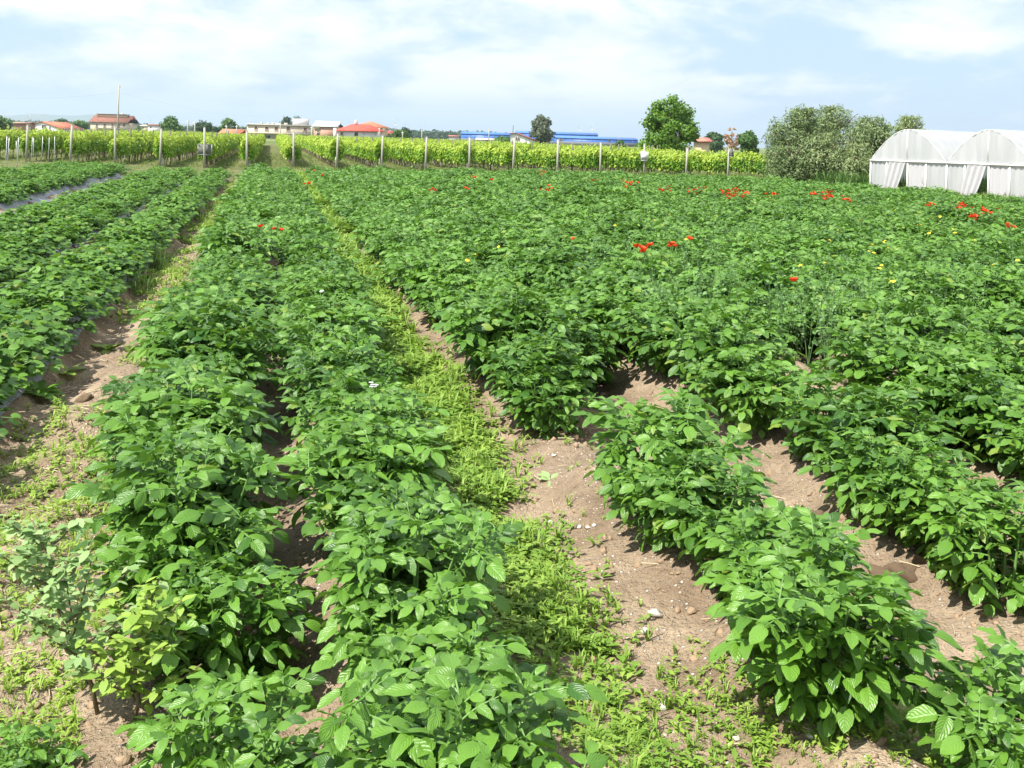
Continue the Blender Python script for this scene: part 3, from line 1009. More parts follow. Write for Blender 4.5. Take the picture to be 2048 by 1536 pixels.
def stakes():
    # thin metal stakes standing in the plot left of the beds
    L = [(11, 273, 342), (14, 275, 338), (34, 275, 341), (32, 282, 325), (63, 274, 327), (67, 276, 327), (83, 273, 326), (97, 275, 325), (109, 273, 326), (46, 277, 322)]
    mb = MB(); mb.tube([[0, 0, -.1], [0, 0, 1.0]], .011, 6); mb.box((0, 0, 1.005), (.03, .03, .012))
    me = mb.mesh('metal_stake', M['metal'])
    for i, (x, y0, y1) in enumerate(L):
        X, Y = ground(x, y1)
        a = at(x, y0, Y)
        o = link('metal_stake', me, loc=(X, Y, 0), rot=(rng.normal(0, .02), rng.normal(0, .02), 0), scale=(1, 1, a.z))
        tag(o, 'thin galvanised stake, %s from the photo edge, in front of the vine rows' % ordinal(sorted(q[0] for q in L).index(x) + 1), 'stake', 'metal stakes beside the beds')
stakes()

# ------------------------------------------------------------------ trees
LEAF2 = (np.array([[0, -.5, 0], [.5, -.42, .1], [1, 0, -.1], [.5, .42, .1], [0, .1, 0]]), np.array([[0, 1, 3, 4]]), np.array([[1, 2, 3]]), np.zeros((5, 2)))
NARROW = (np.array([[0, -.05, 0], [.5, -.13, .03], [1, 0, 0], [.5, .13, .03], [0, .05, 0]]), np.array([[0, 1, 3, 4]]), np.array([[1, 2, 3]]), np.zeros((5, 2)))

def limb_tree(r, H, W, base, nlimb=7, trunk_r=.12, fork=.3, up=.6):
    """trunk, limbs and twig ends"""
    mb = MB(); ends = []
    tr = [[0, 0, -.15], [r.normal(0, .03) * H * .3, 0, base * .6], [r.normal(0, .03) * H * .3, r.normal(0, .03) * H * .3, base]]
    tr.append([tr[-1][0], tr[-1][1], H * .55]); tr.append([tr[-1][0] + r.normal(0, .04) * H, tr[-1][1], H * .85])
    mb.tube(tr, [trunk_r * 1.2, trunk_r, trunk_r * .85, trunk_r * .5, trunk_r * .15], 7)
    for i in range(nlimb):
        f = r.uniform(fork, .8)
        z0 = base + (H * .8 - base) * (f - fork) / .8
        az = i * 2.4 + r.uniform(-.4, .4)
        L = W * .5 * r.uniform(.65, 1.0) * (1 - .35 * f)
        p0 = np.array([np.interp(z0, [q[2] for q in tr], [q[c] for q in tr]) for c in range(3)])
        dv = np.array([math.cos(az), math.sin(az), up * r.uniform(.5, 1.3)])
        p1 = p0 + dv * L * .55; p2 = p0 + dv * L + np.array([0, 0, .15 * L])
        mb.tube([p0, p1, p2], [trunk_r * .42, trunk_r * .26, trunk_r * .08], 5)
        ends += [p1, p2]
        for j in range(3):
            a2 = az + r.uniform(-1, 1)
            p3 = p1 + np.array([math.cos(a2), math.sin(a2), r.uniform(0, .9)]) * L * .45
            mb.tube([p1, p3], [trunk_r * .16, trunk_r * .05], 4); ends.append(p3)
    return mb, ends

def crown_of(r, lobes, nleaf, size, base=LEAF2, spread=.6, hollow=.45, sag=0.0):
    """lobes: (centre, radii) clumps; leaves near their surfaces, thinning into gaps"""
    mb = MB()
    vol = np.array([np.prod(l[1]) ** (2 / 3) for l in lobes]); vol /= vol.sum()
    for (c, rad), f in zip(lobes, vol):
        n = max(8, int(nleaf * f))
        d = r.normal(0, 1, (n, 3)); d /= np.linalg.norm(d, axis=1)[:, None]
        rr = (hollow + (1.08 - hollow) * r.random(n) ** .7) * (1 + .22 * np.sin(d[:, 0] * 5 + c[0] * 9) * np.sin(d[:, 2] * 6 + c[2] * 7))
        P = np.array(c) + d * rr[:, None] * np.array(rad)
        nr = d + np.array([0, 0, .35])
        mb.many(base, place(r, P, nr, size * r.uniform(.6, 1.25, n), spread))
    return mb

def tree(name, label, x0, x1, ytop, d, mat, base_frac=.18, nleaf=3000, leaf=.18, nlobe=22, seed=1, cat='tree', group=None, shape='round', squash=1.0, lobe=.24, base=LEAF2, hollow=.3, trunkr=None, spread=.6):
    r = np.random.default_rng(seed)
    a, b = at(x0, ytop, d), at(x1, ytop, d)
    W = b.x - a.x; H = at((x0 + x1) / 2, ytop, d).z
    cx = (a.x + b.x) / 2
    o = empty(name, (cx, d, 0), r.uniform(0, 6), label, cat, group)
    zb = H * base_frac
    tm, ends = limb_tree(r, H, W, max(zb, H * .12), 8, trunkr or H * .025)
    link('trunk', tm.mesh('trunk', M['trunk']), o)
    lobes = []
    while len(lobes) < nlobe:
        p = r.uniform(-1, 1, 3)
        if shape == 'round': ok = np.linalg.norm(p) < 1
        elif shape == 'cone': ok = math.hypot(p[0], p[1]) < (1 - p[2]) / 2 + .08
        elif shape == 'tall': ok = math.hypot(p[0], p[1]) < np.interp(p[2], [-1, -.4, .3, 1], [.5, 1, .85, .25])
        else: ok = math.hypot(p[0], p[1]) < np.interp(p[2], [-1, -.5, .2, 1], [.75, 1, .85, .4])
        if not ok or (np.linalg.norm(p) < .45 and r.random() < .6): continue
        k = lobe * r.uniform(.7, 1.25)
        c = np.array([p[0] * W / 2 * (1 - lobe * .8), p[1] * W / 2 * (1 - lobe * .8), zb + (p[2] + 1) / 2 * (H - zb) * (1 - lobe * .5) + lobe * .1 * H])
        rad = np.array([W * .5 * k * 1.25, W * .5 * k * 1.25, W * .5 * k * .95 * squash])
        c[2] = min(c[2], H - rad[2] * .9)
        lobes.append((c, rad))
    cm = crown_of(r, lobes, nleaf, leaf, base, spread, hollow)
    link('crown', cm.mesh('crown', mat), o)
    return o

def trees():
    # big walnut-like tree behind the right-hand vines
    tree('walnut_tree', 'big bright green walnut tree rising behind the vines', 1272, 1410, 190, 78, M['tree_a'], .10, 9500, .20, 64, 3, shape='dome', lobe=.165, hollow=.15)
    tree('eucalyptus_tree', 'tall grey-green eucalyptus in front of the blue sheds', 1060, 1112, 226, 260, M['euc'], .12, 6500, .55, 34, 5, shape='tall', lobe=.30, hollow=.2)
    tree('broad_tree', 'round dark umbrella pine right of the walnut tree', 1408, 1458, 261, 230, M['tree_dark'], .10, 3600, .5, 20, 6, squash=.7, lobe=.34)
    tree('rusty_tree', 'rust-brown tree with bare twigs beside the umbrella pine', 1444, 1484, 250, 190, M['rust_leaf'], .20, 1000, .30, 26, 7, lobe=.17, shape='dome')
    tree('broad_tree', 'mid green tree between the rusty tree and the olives', 1478, 1528, 255, 110, M['tree_mid'], .2, 3000, .28, 20, 8, lobe=.3)
    tree('broad_tree', 'bushy green tree at the photo edge left of the white house', -30, 22, 233, 240, M['tree_mid'], .15, 2600, .5, 18, 9, lobe=.32)
    tree('broad_tree', 'large bright green tree right of the cream house', 322, 370, 232, 240, M['tree_mid'], .12, 4200, .42, 28, 10, lobe=.28, shape='dome')
    tree('broad_tree', 'dark rounded tree behind the two thin poles', 386, 428, 243, 300, M['tree_dark'], .15, 2600, .55, 16, 11, lobe=.36)
    tree('broad_tree', 'dark small tree beside the rounded dark tree', 424, 442, 252, 290, M['tree_dark'], .15, 1200, .5, 10, 12, lobe=.4)
    tree('broad_tree', 'loose pale green tree above the small red roof', 438, 478, 237, 320, M['tree_mid'], .2, 2200, .5, 20, 13, lobe=.26)
    tree('broad_tree', 'dark tree behind the low white house', 111, 140, 238, 420, M['tree_dark'], .15, 1800, .7, 14, 14, lobe=.36)
    tree('broad_tree', 'grey-green tree between the white house and the cream house', 145, 178, 241, 360, M['tree_mid'], .12, 2000, .6, 16, 15, lobe=.32)
    tree('conifer_tree', 'dark conifer behind the long apartment block', 552, 592, 221, 420, M['tree_dark'], .1, 2600, .7, 26, 16, shape='cone', lobe=.30)
    tree('conifer_tree', 'small dark conifer top above the white roof hut', 581, 607, 228, 430, M['tree_dark'], .1, 1200, .6, 12, 17, shape='cone', lobe=.42)
    tree('broad_tree', 'round olive-green tree right of the red hip roof', 788, 822, 258, 210, M['tree_mid'], .12, 2600, .45, 16, 18, lobe=.34)
    tree('conifer_tree', 'slim pointed conifer right of the round tree', 794, 830, 243, 330, M['tree_dark'], .08, 2400, .5, 26, 19, shape='cone', lobe=.24)
    tree('broad_tree', 'low green bush left of the slanted white house', 990, 1030, 273, 200, M['tree_mid'], .1, 1600, .4, 14, 20, lobe=.34)
    tree('broad_tree', 'small green bush below the right end of the blue shed', 1226, 1252, 280, 130, M['tree_mid'], .1, 1200, .26, 12, 21, lobe=.36)
    tree('broad_tree', 'small bush at the corner of the cream house', 268, 284, 252, 400, M['tree_mid'], .1, 900, .5, 10, 22, lobe=.4)
    tree('broad_tree', 'low dark bush right of the red hip-roofed house', 764, 794, 270, 200, M['tree_dark'], .1, 1300, .4, 12, 23, lobe=.36)
    # far wood along the horizon, one mass
    r = np.random.default_rng(77)
    mb = MB()
    lob = []
    for x in np.arange(-20, 1010, 4.0):
        d = r.uniform(900, 1500)
        hpx = {True: 12}.get(x > 780, 7) + r.uniform(-3, 3)
        p = at(x, 262 + (x - 540) * .03, d)
        zt = CAM_H + (hpx) * d / FPX
        lob.append((np.array([p.x, d, zt * .5]), np.array([r.uniform(8, 16), 8, zt * .5])))
    cm = crown_of(r, lob, 30000, 3.2, LEAF2, .6, .5)
    tag(link('far_wood', cm.mesh('far_wood', M['tree_dark'])), 'hazy far-off wood along the horizon', 'wood', kind='stuff')
trees()

def olives():
    def olive(x0, x1, ytop, d, seed, label, nleaf=15000):
        r = np.random.default_rng(seed)
        a, b = at(x0, ytop, d), at(x1, ytop, d)
        W = b.x - a.x; H = at((x0 + x1) / 2, ytop, d).z
        o = empty('olive_tree', ((a.x + b.x) / 2, d, 0), r.uniform(-.4, .4), label, 'olive tree', 'olive trees beside the greenhouses')
        tm, ends = limb_tree(r, H, W, H * .22, 9, .11, .1, .8)
        link('trunk', tm.mesh('trunk', M['trunk']), o)
        lobes = []
        for i in range(40):
            p = r.uniform(-1, 1, 3)
            w = np.interp(p[2], [-1, -.3, .4, 1], [.85, 1, .8, .35])
            c = np.array([p[0] * w * W * .42, p[1] * w * W * .36, .09 * H + (p[2] + 1) / 2 * H * .80])
            k = r.uniform(.14, .24) * W
            lobes.append((c, np.array([k, k, k * .95])))
        mb = crown_of(r, lobes, int(nleaf * .7), .15, NARROW, .7, .35)
        # upright feathery twigs
        for i in range(150):
            l = lobes[r.integers(0, len(lobes))]
            dv = np.array([r.normal(0, .5), r.normal(0, .5), 1.0]); dv /= np.linalg.norm(dv)
            p0 = l[0] + dv * l[1] * .7
            L = r.uniform(.2, .5)
            n = int(nleaf * .3 / 150)
            f = r.random(n)
            P = p0 + dv * (f * L)[:, None] + r.normal(0, .03, (n, 3))
            P[:, 2] = np.minimum(P[:, 2], H + r.normal(0, .05, n))
            mb.many(NARROW, place(r, P, np.tile([[.3, 0, .3]], (n, 1)), r.uniform(.09, .16, n), 1.0))
        link('crown', mb.mesh('crown', M['olive']), o)
    olive(1526, 1662, 219, 43.5, 1, 'broad grey-green olive tree beside the last vineyard post')
    olive(1610, 1728, 214, 45.0, 2, 'tall grey-green olive tree, second from the last vineyard post')
    olive(1600, 1690, 268, 41.8, 3, 'low round olive tree in front of the two tall ones', 9000)
    olive(1680, 1800, 236, 43.0, 4, 'olive tree half hidden by the near greenhouse corner')
    olive(1770, 1864, 234, 52.0, 5, 'feathery olive tree rising behind the greenhouse arch')
    olive(1535, 1615, 296, 42.0, 7, 'low olive bush under the broad olive beside the last post', 7000)
    olive(1685, 1750, 290, 40.6, 6, 'small olive bush against the greenhouse corner', 6000)
olives()

# ------------------------------------------------------------------ greenhouses
def greenhouses():
    t = NT('greenhouse_film')
    pos = t.N('ShaderNodeTexCoord').outputs['Object']
    mp = t.N('ShaderNodeMapping', {'Vector': pos, 'Scale': (3.0, 3.0, .35)})
    n = t.noise(mp.outputs[0], 1.2, 3.0, .5)
    col = t.mix(t.rng(n, .35, .7), (0.56, 0.575, 0.58), (0.66, 0.665, 0.665))
    p = t.principled(col, .35, .5, t.bump(n, .25, .03))
    tr = t.N('ShaderNodeBsdfTranslucent', {'Color': (0.60, 0.62, 0.63, 1)})
    tp = t.N('ShaderNodeBsdfTransparent', {'Color': (0.94, 0.94, 0.95, 1)})
    mx = t.N('ShaderNodeMixShader', {0: .42, 1: p, 2: tr.outputs[0]})
    mx2 = t.N('ShaderNodeMixShader', {0: .08, 1: mx.outputs[0], 2: tp.outputs[0]})
    film = t.done(mx2.outputs[0])
    t = NT('door_film')
    pos = t.N('ShaderNodeTexCoord').outputs['Object']
    mp = t.N('ShaderNodeMapping', {'Vector': pos, 'Scale': (7.0, 7.0, .6)})
    n = t.noise(mp.outputs[0], 2.0, 4.0, .6)
    p = t.principled(t.mix(n, (0.56, 0.55, 0.57), (0.66, 0.65, 0.67)), .45, .4, t.bump(n, .6, .04))
    tr = t.N('ShaderNodeBsdfTranslucent', {'Color': (0.6, 0.6, 0.6, 1)})
    mx = t.N('ShaderNodeMixShader', {0: .35, 1: p, 2: tr.outputs[0]})
    door = t.done(mx.outputs[0])
    frame = plain('pale_frame', (0.74, 0.74, 0.68), .5, .4, .1)
    steel = M['metal']
    # the front line runs from the near corner to the right, coming slightly nearer
    A = np.array([at(1741, 320, 36.0).x, 36.0]); 
    B_ = np.array([at(1893, 328, 34.0).x, 34.0])
    C_ = np.array([at(2066, 336, 31.9).x, 31.9])
    e_z = CAM_H - lev(1741, 320)[1] * 36.0 / FPX
    for gi, (P, Q, ridge) in enumerate(((A, B_, 2.45), (B_, C_, 2.47))):
        dv = Q - P; W = np.linalg.norm(dv); ang = math.atan2(dv[1], dv[0])
        o = empty('greenhouse', (P[0], P[1], 0), ang,
                  ('white polytunnel greenhouse next to the olive trees', 'white polytunnel greenhouse cut off by the photo edge')[gi], 'greenhouse', 'polytunnel greenhouses')
        L = 16.0; ez = e_z
        # arch profile, slightly pointed
        def arch(f, off=0.0):
            x = W * f
            k = abs(2 * f - 1)
            return np.array([x, 0, ez + (ridge - ez) * (1 - k ** 1.75) + off])
        prof = [arch(f) for f in np.linspace(0, 1, 25)]
        shear = math.tan(ang + .236) if False else 0
        # the roof recedes along the crop rows: turn that into local axes
        ul = np.array([U[0] * math.cos(ang) + U[1] * math.sin(ang), -U[0] * math.sin(ang) + U[1] * math.cos(ang)])
        ul = np.array([.22, 1.0]); ul /= np.linalg.norm(ul)
        ny = 13
        def roofpt(f, k): 
            p = arch(f) ; s = L * k / (ny - 1)
            sag = -.035 * math.sin(k * math.pi) ** 2 if k % 2 else 0
            return [p[0] + ul[0] * s, ul[1] * s, p[2] + .012 - (.03 if k % 2 else 0)]
        v = np.array([roofpt(f, k) for k in range(ny) for f in np.linspace(0, 1, 25)])
        q = [[k*25+j, k*25+j+1, (k+1)*25+j+1, (k+1)*25+j] for k in range(ny-1) for j in range(24)]
        link('roof_film', MB().add(v, q).mesh('roof_film', film), o)
        # gable film with creases
        nx, nz = 60, 10
        v, q = [], []
        for i in range(nx):
            f = i / (nx - 1)
            top = arch(f)[2]
            for j in range(nz):
                z = ez + .03 + max(top - ez - .03, 0.001) * j / (nz - 1)
                cr = .025 * math.sin(f * 70 + 3 * math.sin(f * 13)) * (1 if .2 < f < .75 else .4)
                v.append([W * f, cr, z])
        for i in range(nx - 1):
            for j in range(nz - 1): q.append([i*nz+j, (i+1)*nz+j, (i+1)*nz+j+1, i*nz+j+1])
        link('gable_film', MB().add(v, q).mesh('gable_film', film), o)
        # hoops
        for k in range(0, ny, 2):
            mb = MB()
            s = L * k / (ny - 1)
            mb.tube([[p[0] + ul[0] * s, ul[1] * s, p[2] + .005] for p in prof], .010, 6)
            link('hoop', mb.mesh('hoop', frame if k == 0 else steel), o)
        mb = MB(); mb.box((W / 2, -.03, ez), (W, .06, .055)); link('crossbar', mb.mesh('crossbar', frame, False), o)
        mb = MB(); mb.box((W * .495, -.01, (ez + ridge) / 2 + .02), (.03, .03, ridge - ez - .06)); link('king_post', mb.mesh('king_post', frame, False), o)
        # lower wall: film bays, doorway, uprights
        cuts = [0, .22, .50, .74, 1.0]
        for ci, c in enumerate(cuts[:-1] if gi == 0 else cuts):
            mb = MB(); mb.box((W * c + .02, -.005, (ez - .03) / 2), (.045, .05, ez - .03))
            link('upright', mb.mesh('upright', frame, False), o)
        for bi, (c0, c1, mt) in enumerate(((0, .22, film), (.50, .74, door), (.74, 1.0, film))):
            n_ = 14
            v = [[W * (c0 + (c1 - c0) * i / (n_ - 1)) + .02, .02 * math.sin(i * 1.9 + bi) + .01, z] for i in range(n_) for z in (.0, .4, .8, ez - .03)]
            q = [[i*4+j, (i+1)*4+j, (i+1)*4+j+1, i*4+j+1] for i in range(n_-1) for j in range(3)]
            link('wall_film', MB().add(v, q).mesh('wall_film', mt), o)
        # door curtain pulled aside
        n_, m_ = 16, 10
        v = []
        for i in range(n_):
            for j in range(m_):
                z = .02 + (ez - .06) * j / (m_ - 1)
                fz = j / (m_ - 1)
                x0 = W * (.22 - .05 * (1 - fz) ** 1.2 + .045 * fz ** 2)
                x1 = W * (.28 + .205 * fz ** .55)
                v.append([x0 + (x1 - x0) * i / (n_ - 1), -.06 - .03 * math.sin(i * 1.3) , z])
        q = [[i*m_+j, (i+1)*m_+j, (i+1)*m_+j+1, i*m_+j+1] for i in range(n_-1) for j in range(m_-1)]
        link('door_curtain', MB().add(v, q).mesh('door_curtain', door), o)
        # side wall and back
        sides = [0.0] if gi == 0 else []
        for xs in sides:
            n_ = 20
            v = [[xs + ul[0] * L * i / (n_ - 1), ul[1] * L * i / (n_ - 1), z] for i in range(n_) for z in (0, ez * .5, ez)]
            q = [[i*3+j, (i+1)*3+j, (i+1)*3+j+1, i*3+j+1] for i in range(n_-1) for j in range(2)]
            link('side_film', MB().add(v, q).mesh('side_film', film), o)
        mb = MB(); mb.tube([[W / 2, 0, ridge - .01], [W / 2 + ul[0] * L, ul[1] * L, ridge - .01]], .02, 6); link('ridge_tube', mb.mesh('ridge_tube', steel), o)
greenhouses()

# ------------------------------------------------------------------ buildings
def rect_on(d, x0, y0, x1, y1):
    a, b = at(x0, y1, d), at(x1, y0, d)
    return a.x, b.x, a.z, b.z

GLASS = plain('window_glass', (0.05, 0.06, 0.07), .15, .6, .2)
SHUT = plain('brown_shutter', (0.16, 0.085, 0.055), .7, .2, .15)
REVEAL = plain('window_frame', (0.62, 0.58, 0.52), .7, .2, .1)
def wallmat(name, c): return plain(name, c, .85, .15, .10, .35, .15, 2.0)
def tiles(name, c):
    t = NT(name)
    pos = t.N('ShaderNodeTexCoord').outputs['Object']
    sp = t.N('ShaderNodeSeparateXYZ', {0: pos})
    w = t.math('SINE', t.math('MULTIPLY', sp.outputs['X'], 16.0))
    n = t.noise(pos, 1.3, 4.0, .7)
    col = t.mix(t.rng(n, .3, .7), tuple(k * .75 for k in c), tuple(min(1, k * 1.2) for k in c))
    return t.done(t.principled(col, .85, .15, t.bump(w, .5, .08)))

def window(o, d, x0, y0, x1, y1, y_local, ox, shutter=False, kind='window'):
    a, b, z0, z1 = rect_on(d, x0, y0, x1, y1)
    a -= ox; b -= ox
    w, h = b - a, z1 - z0
    mb = MB(); fr = max(.06, w * .08)
    cx, cz = (a + b) / 2, (z0 + z1) / 2
    for sx in (-1, 1): mb.box((cx + sx * (w / 2 + fr / 2), y_local - .06, cz), (fr, .12, h + 2 * fr))
    for sz in (-1, 1): mb.box((cx, y_local - .058, cz + sz * (h / 2 + fr / 2)), (w, .116, fr))
    f = link(kind, mb.mesh('window_frame', REVEAL, False), o)
    if shutter:
        mb = MB()
        for sx in (-1, 1):
            for k in range(7):
                mb.box((cx + sx * w * .25, y_local - .03, z0 + h * (k + .5) / 7), (w * .47, .03, h / 7 * .8))
        link('shutter', mb.mesh('shutter', SHUT, False), f)
        mb = MB(); mb.box((cx, y_local - .008, cz), (w, .012, h)); link('pane', mb.mesh('pane', GLASS, False), f)
    else:
        mb = MB(); mb.box((cx, y_local - .008, cz), (w, .012, h)); link('pane', mb.mesh('pane', GLASS, False), f)
        mb = MB(); mb.box((cx, y_local - .03, cz), (w * .06, .03, h)); link('mullion', mb.mesh('mullion', REVEAL, False), f)
    return f

def gable_roof(W, D, ez, rz, over, thick=.18, hip=0.0, rx=0.5):
    """ridge along X at the middle of the depth; hip = length of hip at each end"""
    x0, x1 = -W / 2 - over, W / 2 + over
    y0, y1 = -over, D + over
    ym = (y0 + y1) / 2
    v = [[x0, y0, ez], [x1, y0, ez], [x1, y1, ez], [x0, y1, ez], [x0 + hip, ym, rz], [x1 - hip, ym, rz]]
    v2 = [[p[0], p[1], p[2] - thick] for p in v]
    vv = np.array(v + v2)
    q = [[0, 1, 5, 4], [2, 3, 4, 5], [0, 6, 7, 1], [1, 7, 8, 2], [2, 8, 9, 3], [3, 9, 6, 0], [6, 10, 11, 7], [8, 11, 10, 9]]
    t = [[1, 2, 5], [3, 0, 4], [7, 11, 8], [9, 10, 6]]
    return MB().add(vv, q, t)

def body(W, D, z0, z1, gable=None, rz=None):
    mb = MB(); mb.box((0, D / 2, (z0 + z1) / 2), (W, D, z1 - z0))
    if gable:
        for xs in (-W / 2, W / 2):
            mb.add(np.array([[xs, 0.0, z1], [xs, D, z1], [xs, D / 2, rz]]), None, [[0, 1, 2]])
    return mb

def house(name, label, cat, x0, x1, d, eave_y, ridge_y, wall, roof, D=10.0, hip=0.0, over=.5, wins=(), z0=-.3, gable=True, rot=0.0):
    xm = (x0 + x1) / 2
    a, b = at(x0, eave_y, d), at(x1, eave_y, d)
    W = b.x - a.x; ox = (a.x + b.x) / 2
    ez = at(xm, eave_y, d).z; rz = at(xm, ridge_y, d + D / 2).z
    o = empty(name, (ox, d, 0), rot, label, cat)
    link('wall', body(W, D, z0, ez, gable and hip == 0, rz).mesh('wall', wall, False), o)
    r_ = link('roof', gable_roof(W, D, ez + .16, rz + .16, over, .16, hip).mesh('roof', roof, False), o)
    for w in wins:
        window(o, d, *w[:4], 0.0, ox, shutter=(len(w) > 4 and w[4]))
    return o, r_, ox, W, ez, rz

def buildings():
    cream = wallmat('cream_plaster', (0.62, 0.52, 0.38)); white = wallmat('white_plaster', (0.74, 0.72, 0.70)); ochre = wallmat('ochre_plaster', (0.60, 0.46, 0.30))
    pinkb = wallmat('pink_brick', (0.50, 0.30, 0.22)); grey = wallmat('grey_plaster', (0.52, 0.50, 0.47))
    brown_t = tiles('brown_roof_tiles', (0.26, 0.12, 0.085)); red_t = tiles('red_roof_tiles', (0.52, 0.12, 0.075)); orange_t = tiles('orange_roof_tiles', (0.48, 0.20, 0.11))
    conc = plain('slab_concrete', (0.50, 0.47, 0.41), .85, .15, .12, .5)
    blue = plain('blue_sheet', (0.04, 0.13, 0.43), .45, .4, .10, .15); blue2 = plain('blue_roof_sheet', (0.06, 0.17, 0.50), .4, .4, .10, .15)
    rail = plain('pale_railing', (0.62, 0.60, 0.56), .6, .3, .1)
    # low white house with a red roof, gable towards us
    d = 330.0
    o = empty('white_house', (at(98, 255, d).x, d, 0), 0, 'low white gabled house with red roof at the left edge', 'house')
    ox = o.location.x
    gx = [at(58, 0, d).x - ox, at(93, 0, d).x - ox, at(127, 0, d).x - ox]
    gz = [at(58, 253, d).z, at(93, 245, d).z, at(127, 258, d).z]
    v = np.array([[gx[0], 0, -.3], [gx[2], 0, -.3], [gx[2], 0, gz[2]], [gx[1], 0, gz[1]], [gx[0], 0, gz[0]]])
    sh = np.array([2.4, 12, 0])
    vv = np.concatenate([v, v + sh])
    link('wall', MB().add(vv, [[0, 5, 9, 4], [1, 2, 7, 6], [0, 1, 6, 5]], [[0, 1, 2], [0, 2, 3], [0, 3, 4], [5, 7, 6], [5, 8, 7], [5, 9, 8]]).mesh('wall', white, False), o)
    mb = MB()
    for (i, j, e) in ((1, 2, 1), (1, 0, -1)):
        p, q_ = np.array([gx[i], 0, gz[i]]), np.array([gx[j], 0, gz[j]])
        q_ = q_ + (q_ - p) * .08
        f = np.array([0, -.4, 0]); b = sh + np.array([0.05, .4, 0]); up = np.array([0, 0, .12]); up2 = np.array([0, 0, .34])
        P = np.array([p+f+up, q_+f+up, q_+b+up, p+b+up, p+f+up2, q_+f+up2, q_+b+up2, p+b+up2])
        mb.add(P, [[0,1,2,3],[4,7,6,5],[0,4,5,1],[1,5,6,2],[2,6,7,3],[3,7,4,0]])
    link('roof', mb.mesh('roof', tiles('red_tiles_low', (0.50, 0.17, 0.10)), False), o)
    window(o, d, 84, 250, 92, 256, 0.0, ox)
    # the rows of sheds further left
    house('brick_shed', 'low brown brick shed behind the first vine posts', 'shed', 26, 52, 300, 247, 245, wallmat('brown_brick', (0.32, 0.20, 0.15)), tiles('brown_tiles_shed', (0.36, 0.22, 0.16)), 6)
    # two-storey cream house with a brown roof
    o, rf, ox, W, ez, rz = house('cream_house', 'two-storey cream house with brown tiled roof behind a tall pole', 'house', 181, 254, 430, 245, 231, cream, brown_t, 12, 0, .6,
          [(191.5, 248, 196, 256, 1), (207, 248, 212, 256, 1), (236, 248, 240.5, 256, 1), (246, 248, 251, 255, 1), (223, 248.5, 227, 256, 1)])
    mb = MB(); mb.box((W * .24, 5.0, rz + .6), (.8, .8, 1.4)); link('chimney', mb.mesh('chimney', grey, False), rf)
    mb = MB(); mb.box((-W * .02, 5.4, rz - .15), (W * .80, 3.2, 1.1)); link('dormer', mb.mesh('dormer', cream, False), rf)
    mb = MB(); mb.box((-W * .02, 5.4, rz + .55), (W * .86, 4.2, .22)); link('dormer_roof', mb.mesh('dormer_roof', brown_t, False), rf)
    mb = MB(); zb = at(230, 257, 430).z
    mb.box((W * .10, -.7, zb), (W * .8, 1.4, .16)); link('balcony', mb.mesh('balcony', conc, False), o)
    mb = MB()
    for k in range(30): mb.box((W * .10 - W * .4 + W * .8 * k / 29, -1.36, zb + .5), (.05, .05, .85))
    mb.box((W * .10, -1.36, zb + .96), (W * .8, .07, .07)); link('railing', mb.mesh('railing', rail, False), o)
    # pale blocks between
    house('pale_house', 'small pale yellow house right of the cream house', 'house', 281, 296, 520, 252, 250, wallmat('pale_yellow', (0.62, 0.56, 0.38)), conc, 8, wins=[(284, 254, 287, 257)])
    house('pale_house', 'white and brown house left of the large bright tree', 'house', 296, 318, 500, 251, 249, white, brown_t, 8, wins=[(300, 253, 303, 256)])
    house('red_roof_shed', 'low shed with orange-red roof below the loose tree', 'shed', 440, 476, 260, 268, 259, wallmat('shed_wall', (0.45, 0.38, 0.32)), tiles('shed_tiles', (0.52, 0.20, 0.12)), 9)
    # long apartment block
    d = 300.0
    x0, x1 = 494, 622
    a, b = at(x0, 255, d), at(x1, 255, d); W = b.x - a.x; ox = (a.x + b.x) / 2; D = 11
    zr = at(560, 251, d).z
    o = empty('apartment_block', (ox, d, 0), 0, 'long cream two-storey block with flat roof at the end of the track', 'building')
    link('wall', body(W, D, -.3, zr).mesh('wall', cream, False), o)
    mb = MB(); mb.box((0, D / 2 - .1, zr + .14), (W + .5, D + .7, .27)); rf = link('roof', mb.mesh('roof', conc, False), o)
    # ragged things on the flat roof
    for px_, pw, ph in ((517, 3, 4), (530, 6, 3), (540, 4, 4), (550, 8, 3), (566, 6, 4)):
        c = at(px_, 250, d); mb = MB(); mb.box((c.x - ox, 4, zr + .27 + ph * .075), (pw * .15, 1.0, ph * .15)); link('roof_tank', mb.mesh('roof_tank', grey, False), rf)
    # stair hut
    h0, h1, hz0, hz1 = rect_on(d, 583, 238, 611, 251)
    mb = MB(); mb.box(((h0 + h1) / 2 - ox, 3.5, (zr + .28 + hz1) / 2), (h1 - h0, 4, hz1 - zr - .28)); hut = link('stair_hut', mb.mesh('stair_hut', white, False), rf)
    zb = at(560, 267, d).z
    mb = MB(); mb.box((-W * .02, -.75, zb), (W * .96, 1.5, .2)); link('balcony', mb.mesh('balcony', conc, False), o)
    mb = MB()
    for k in range(46): mb.box((-W * .02 - W * .48 + W * .96 * k / 45, -1.45, zb + .52), (.05, .05, .82))
    mb.box((-W * .02, -1.45, zb + .97), (W * .96, .08, .08)); link('railing', mb.mesh('railing', rail, False), o)
    for w in ((509, 253, 515, 261), (530, 254, 537, 262), (549, 254, 556, 262), (573, 254, 580, 263), (607, 256, 614, 266)):
        window(o, d, *w, 0.0, ox, True, 'balcony_door')
    for w in ((527, 271, 541, 279), (554, 272, 560, 278), (598, 273, 603, 278)): window(o, d, *w, 0.0, ox)
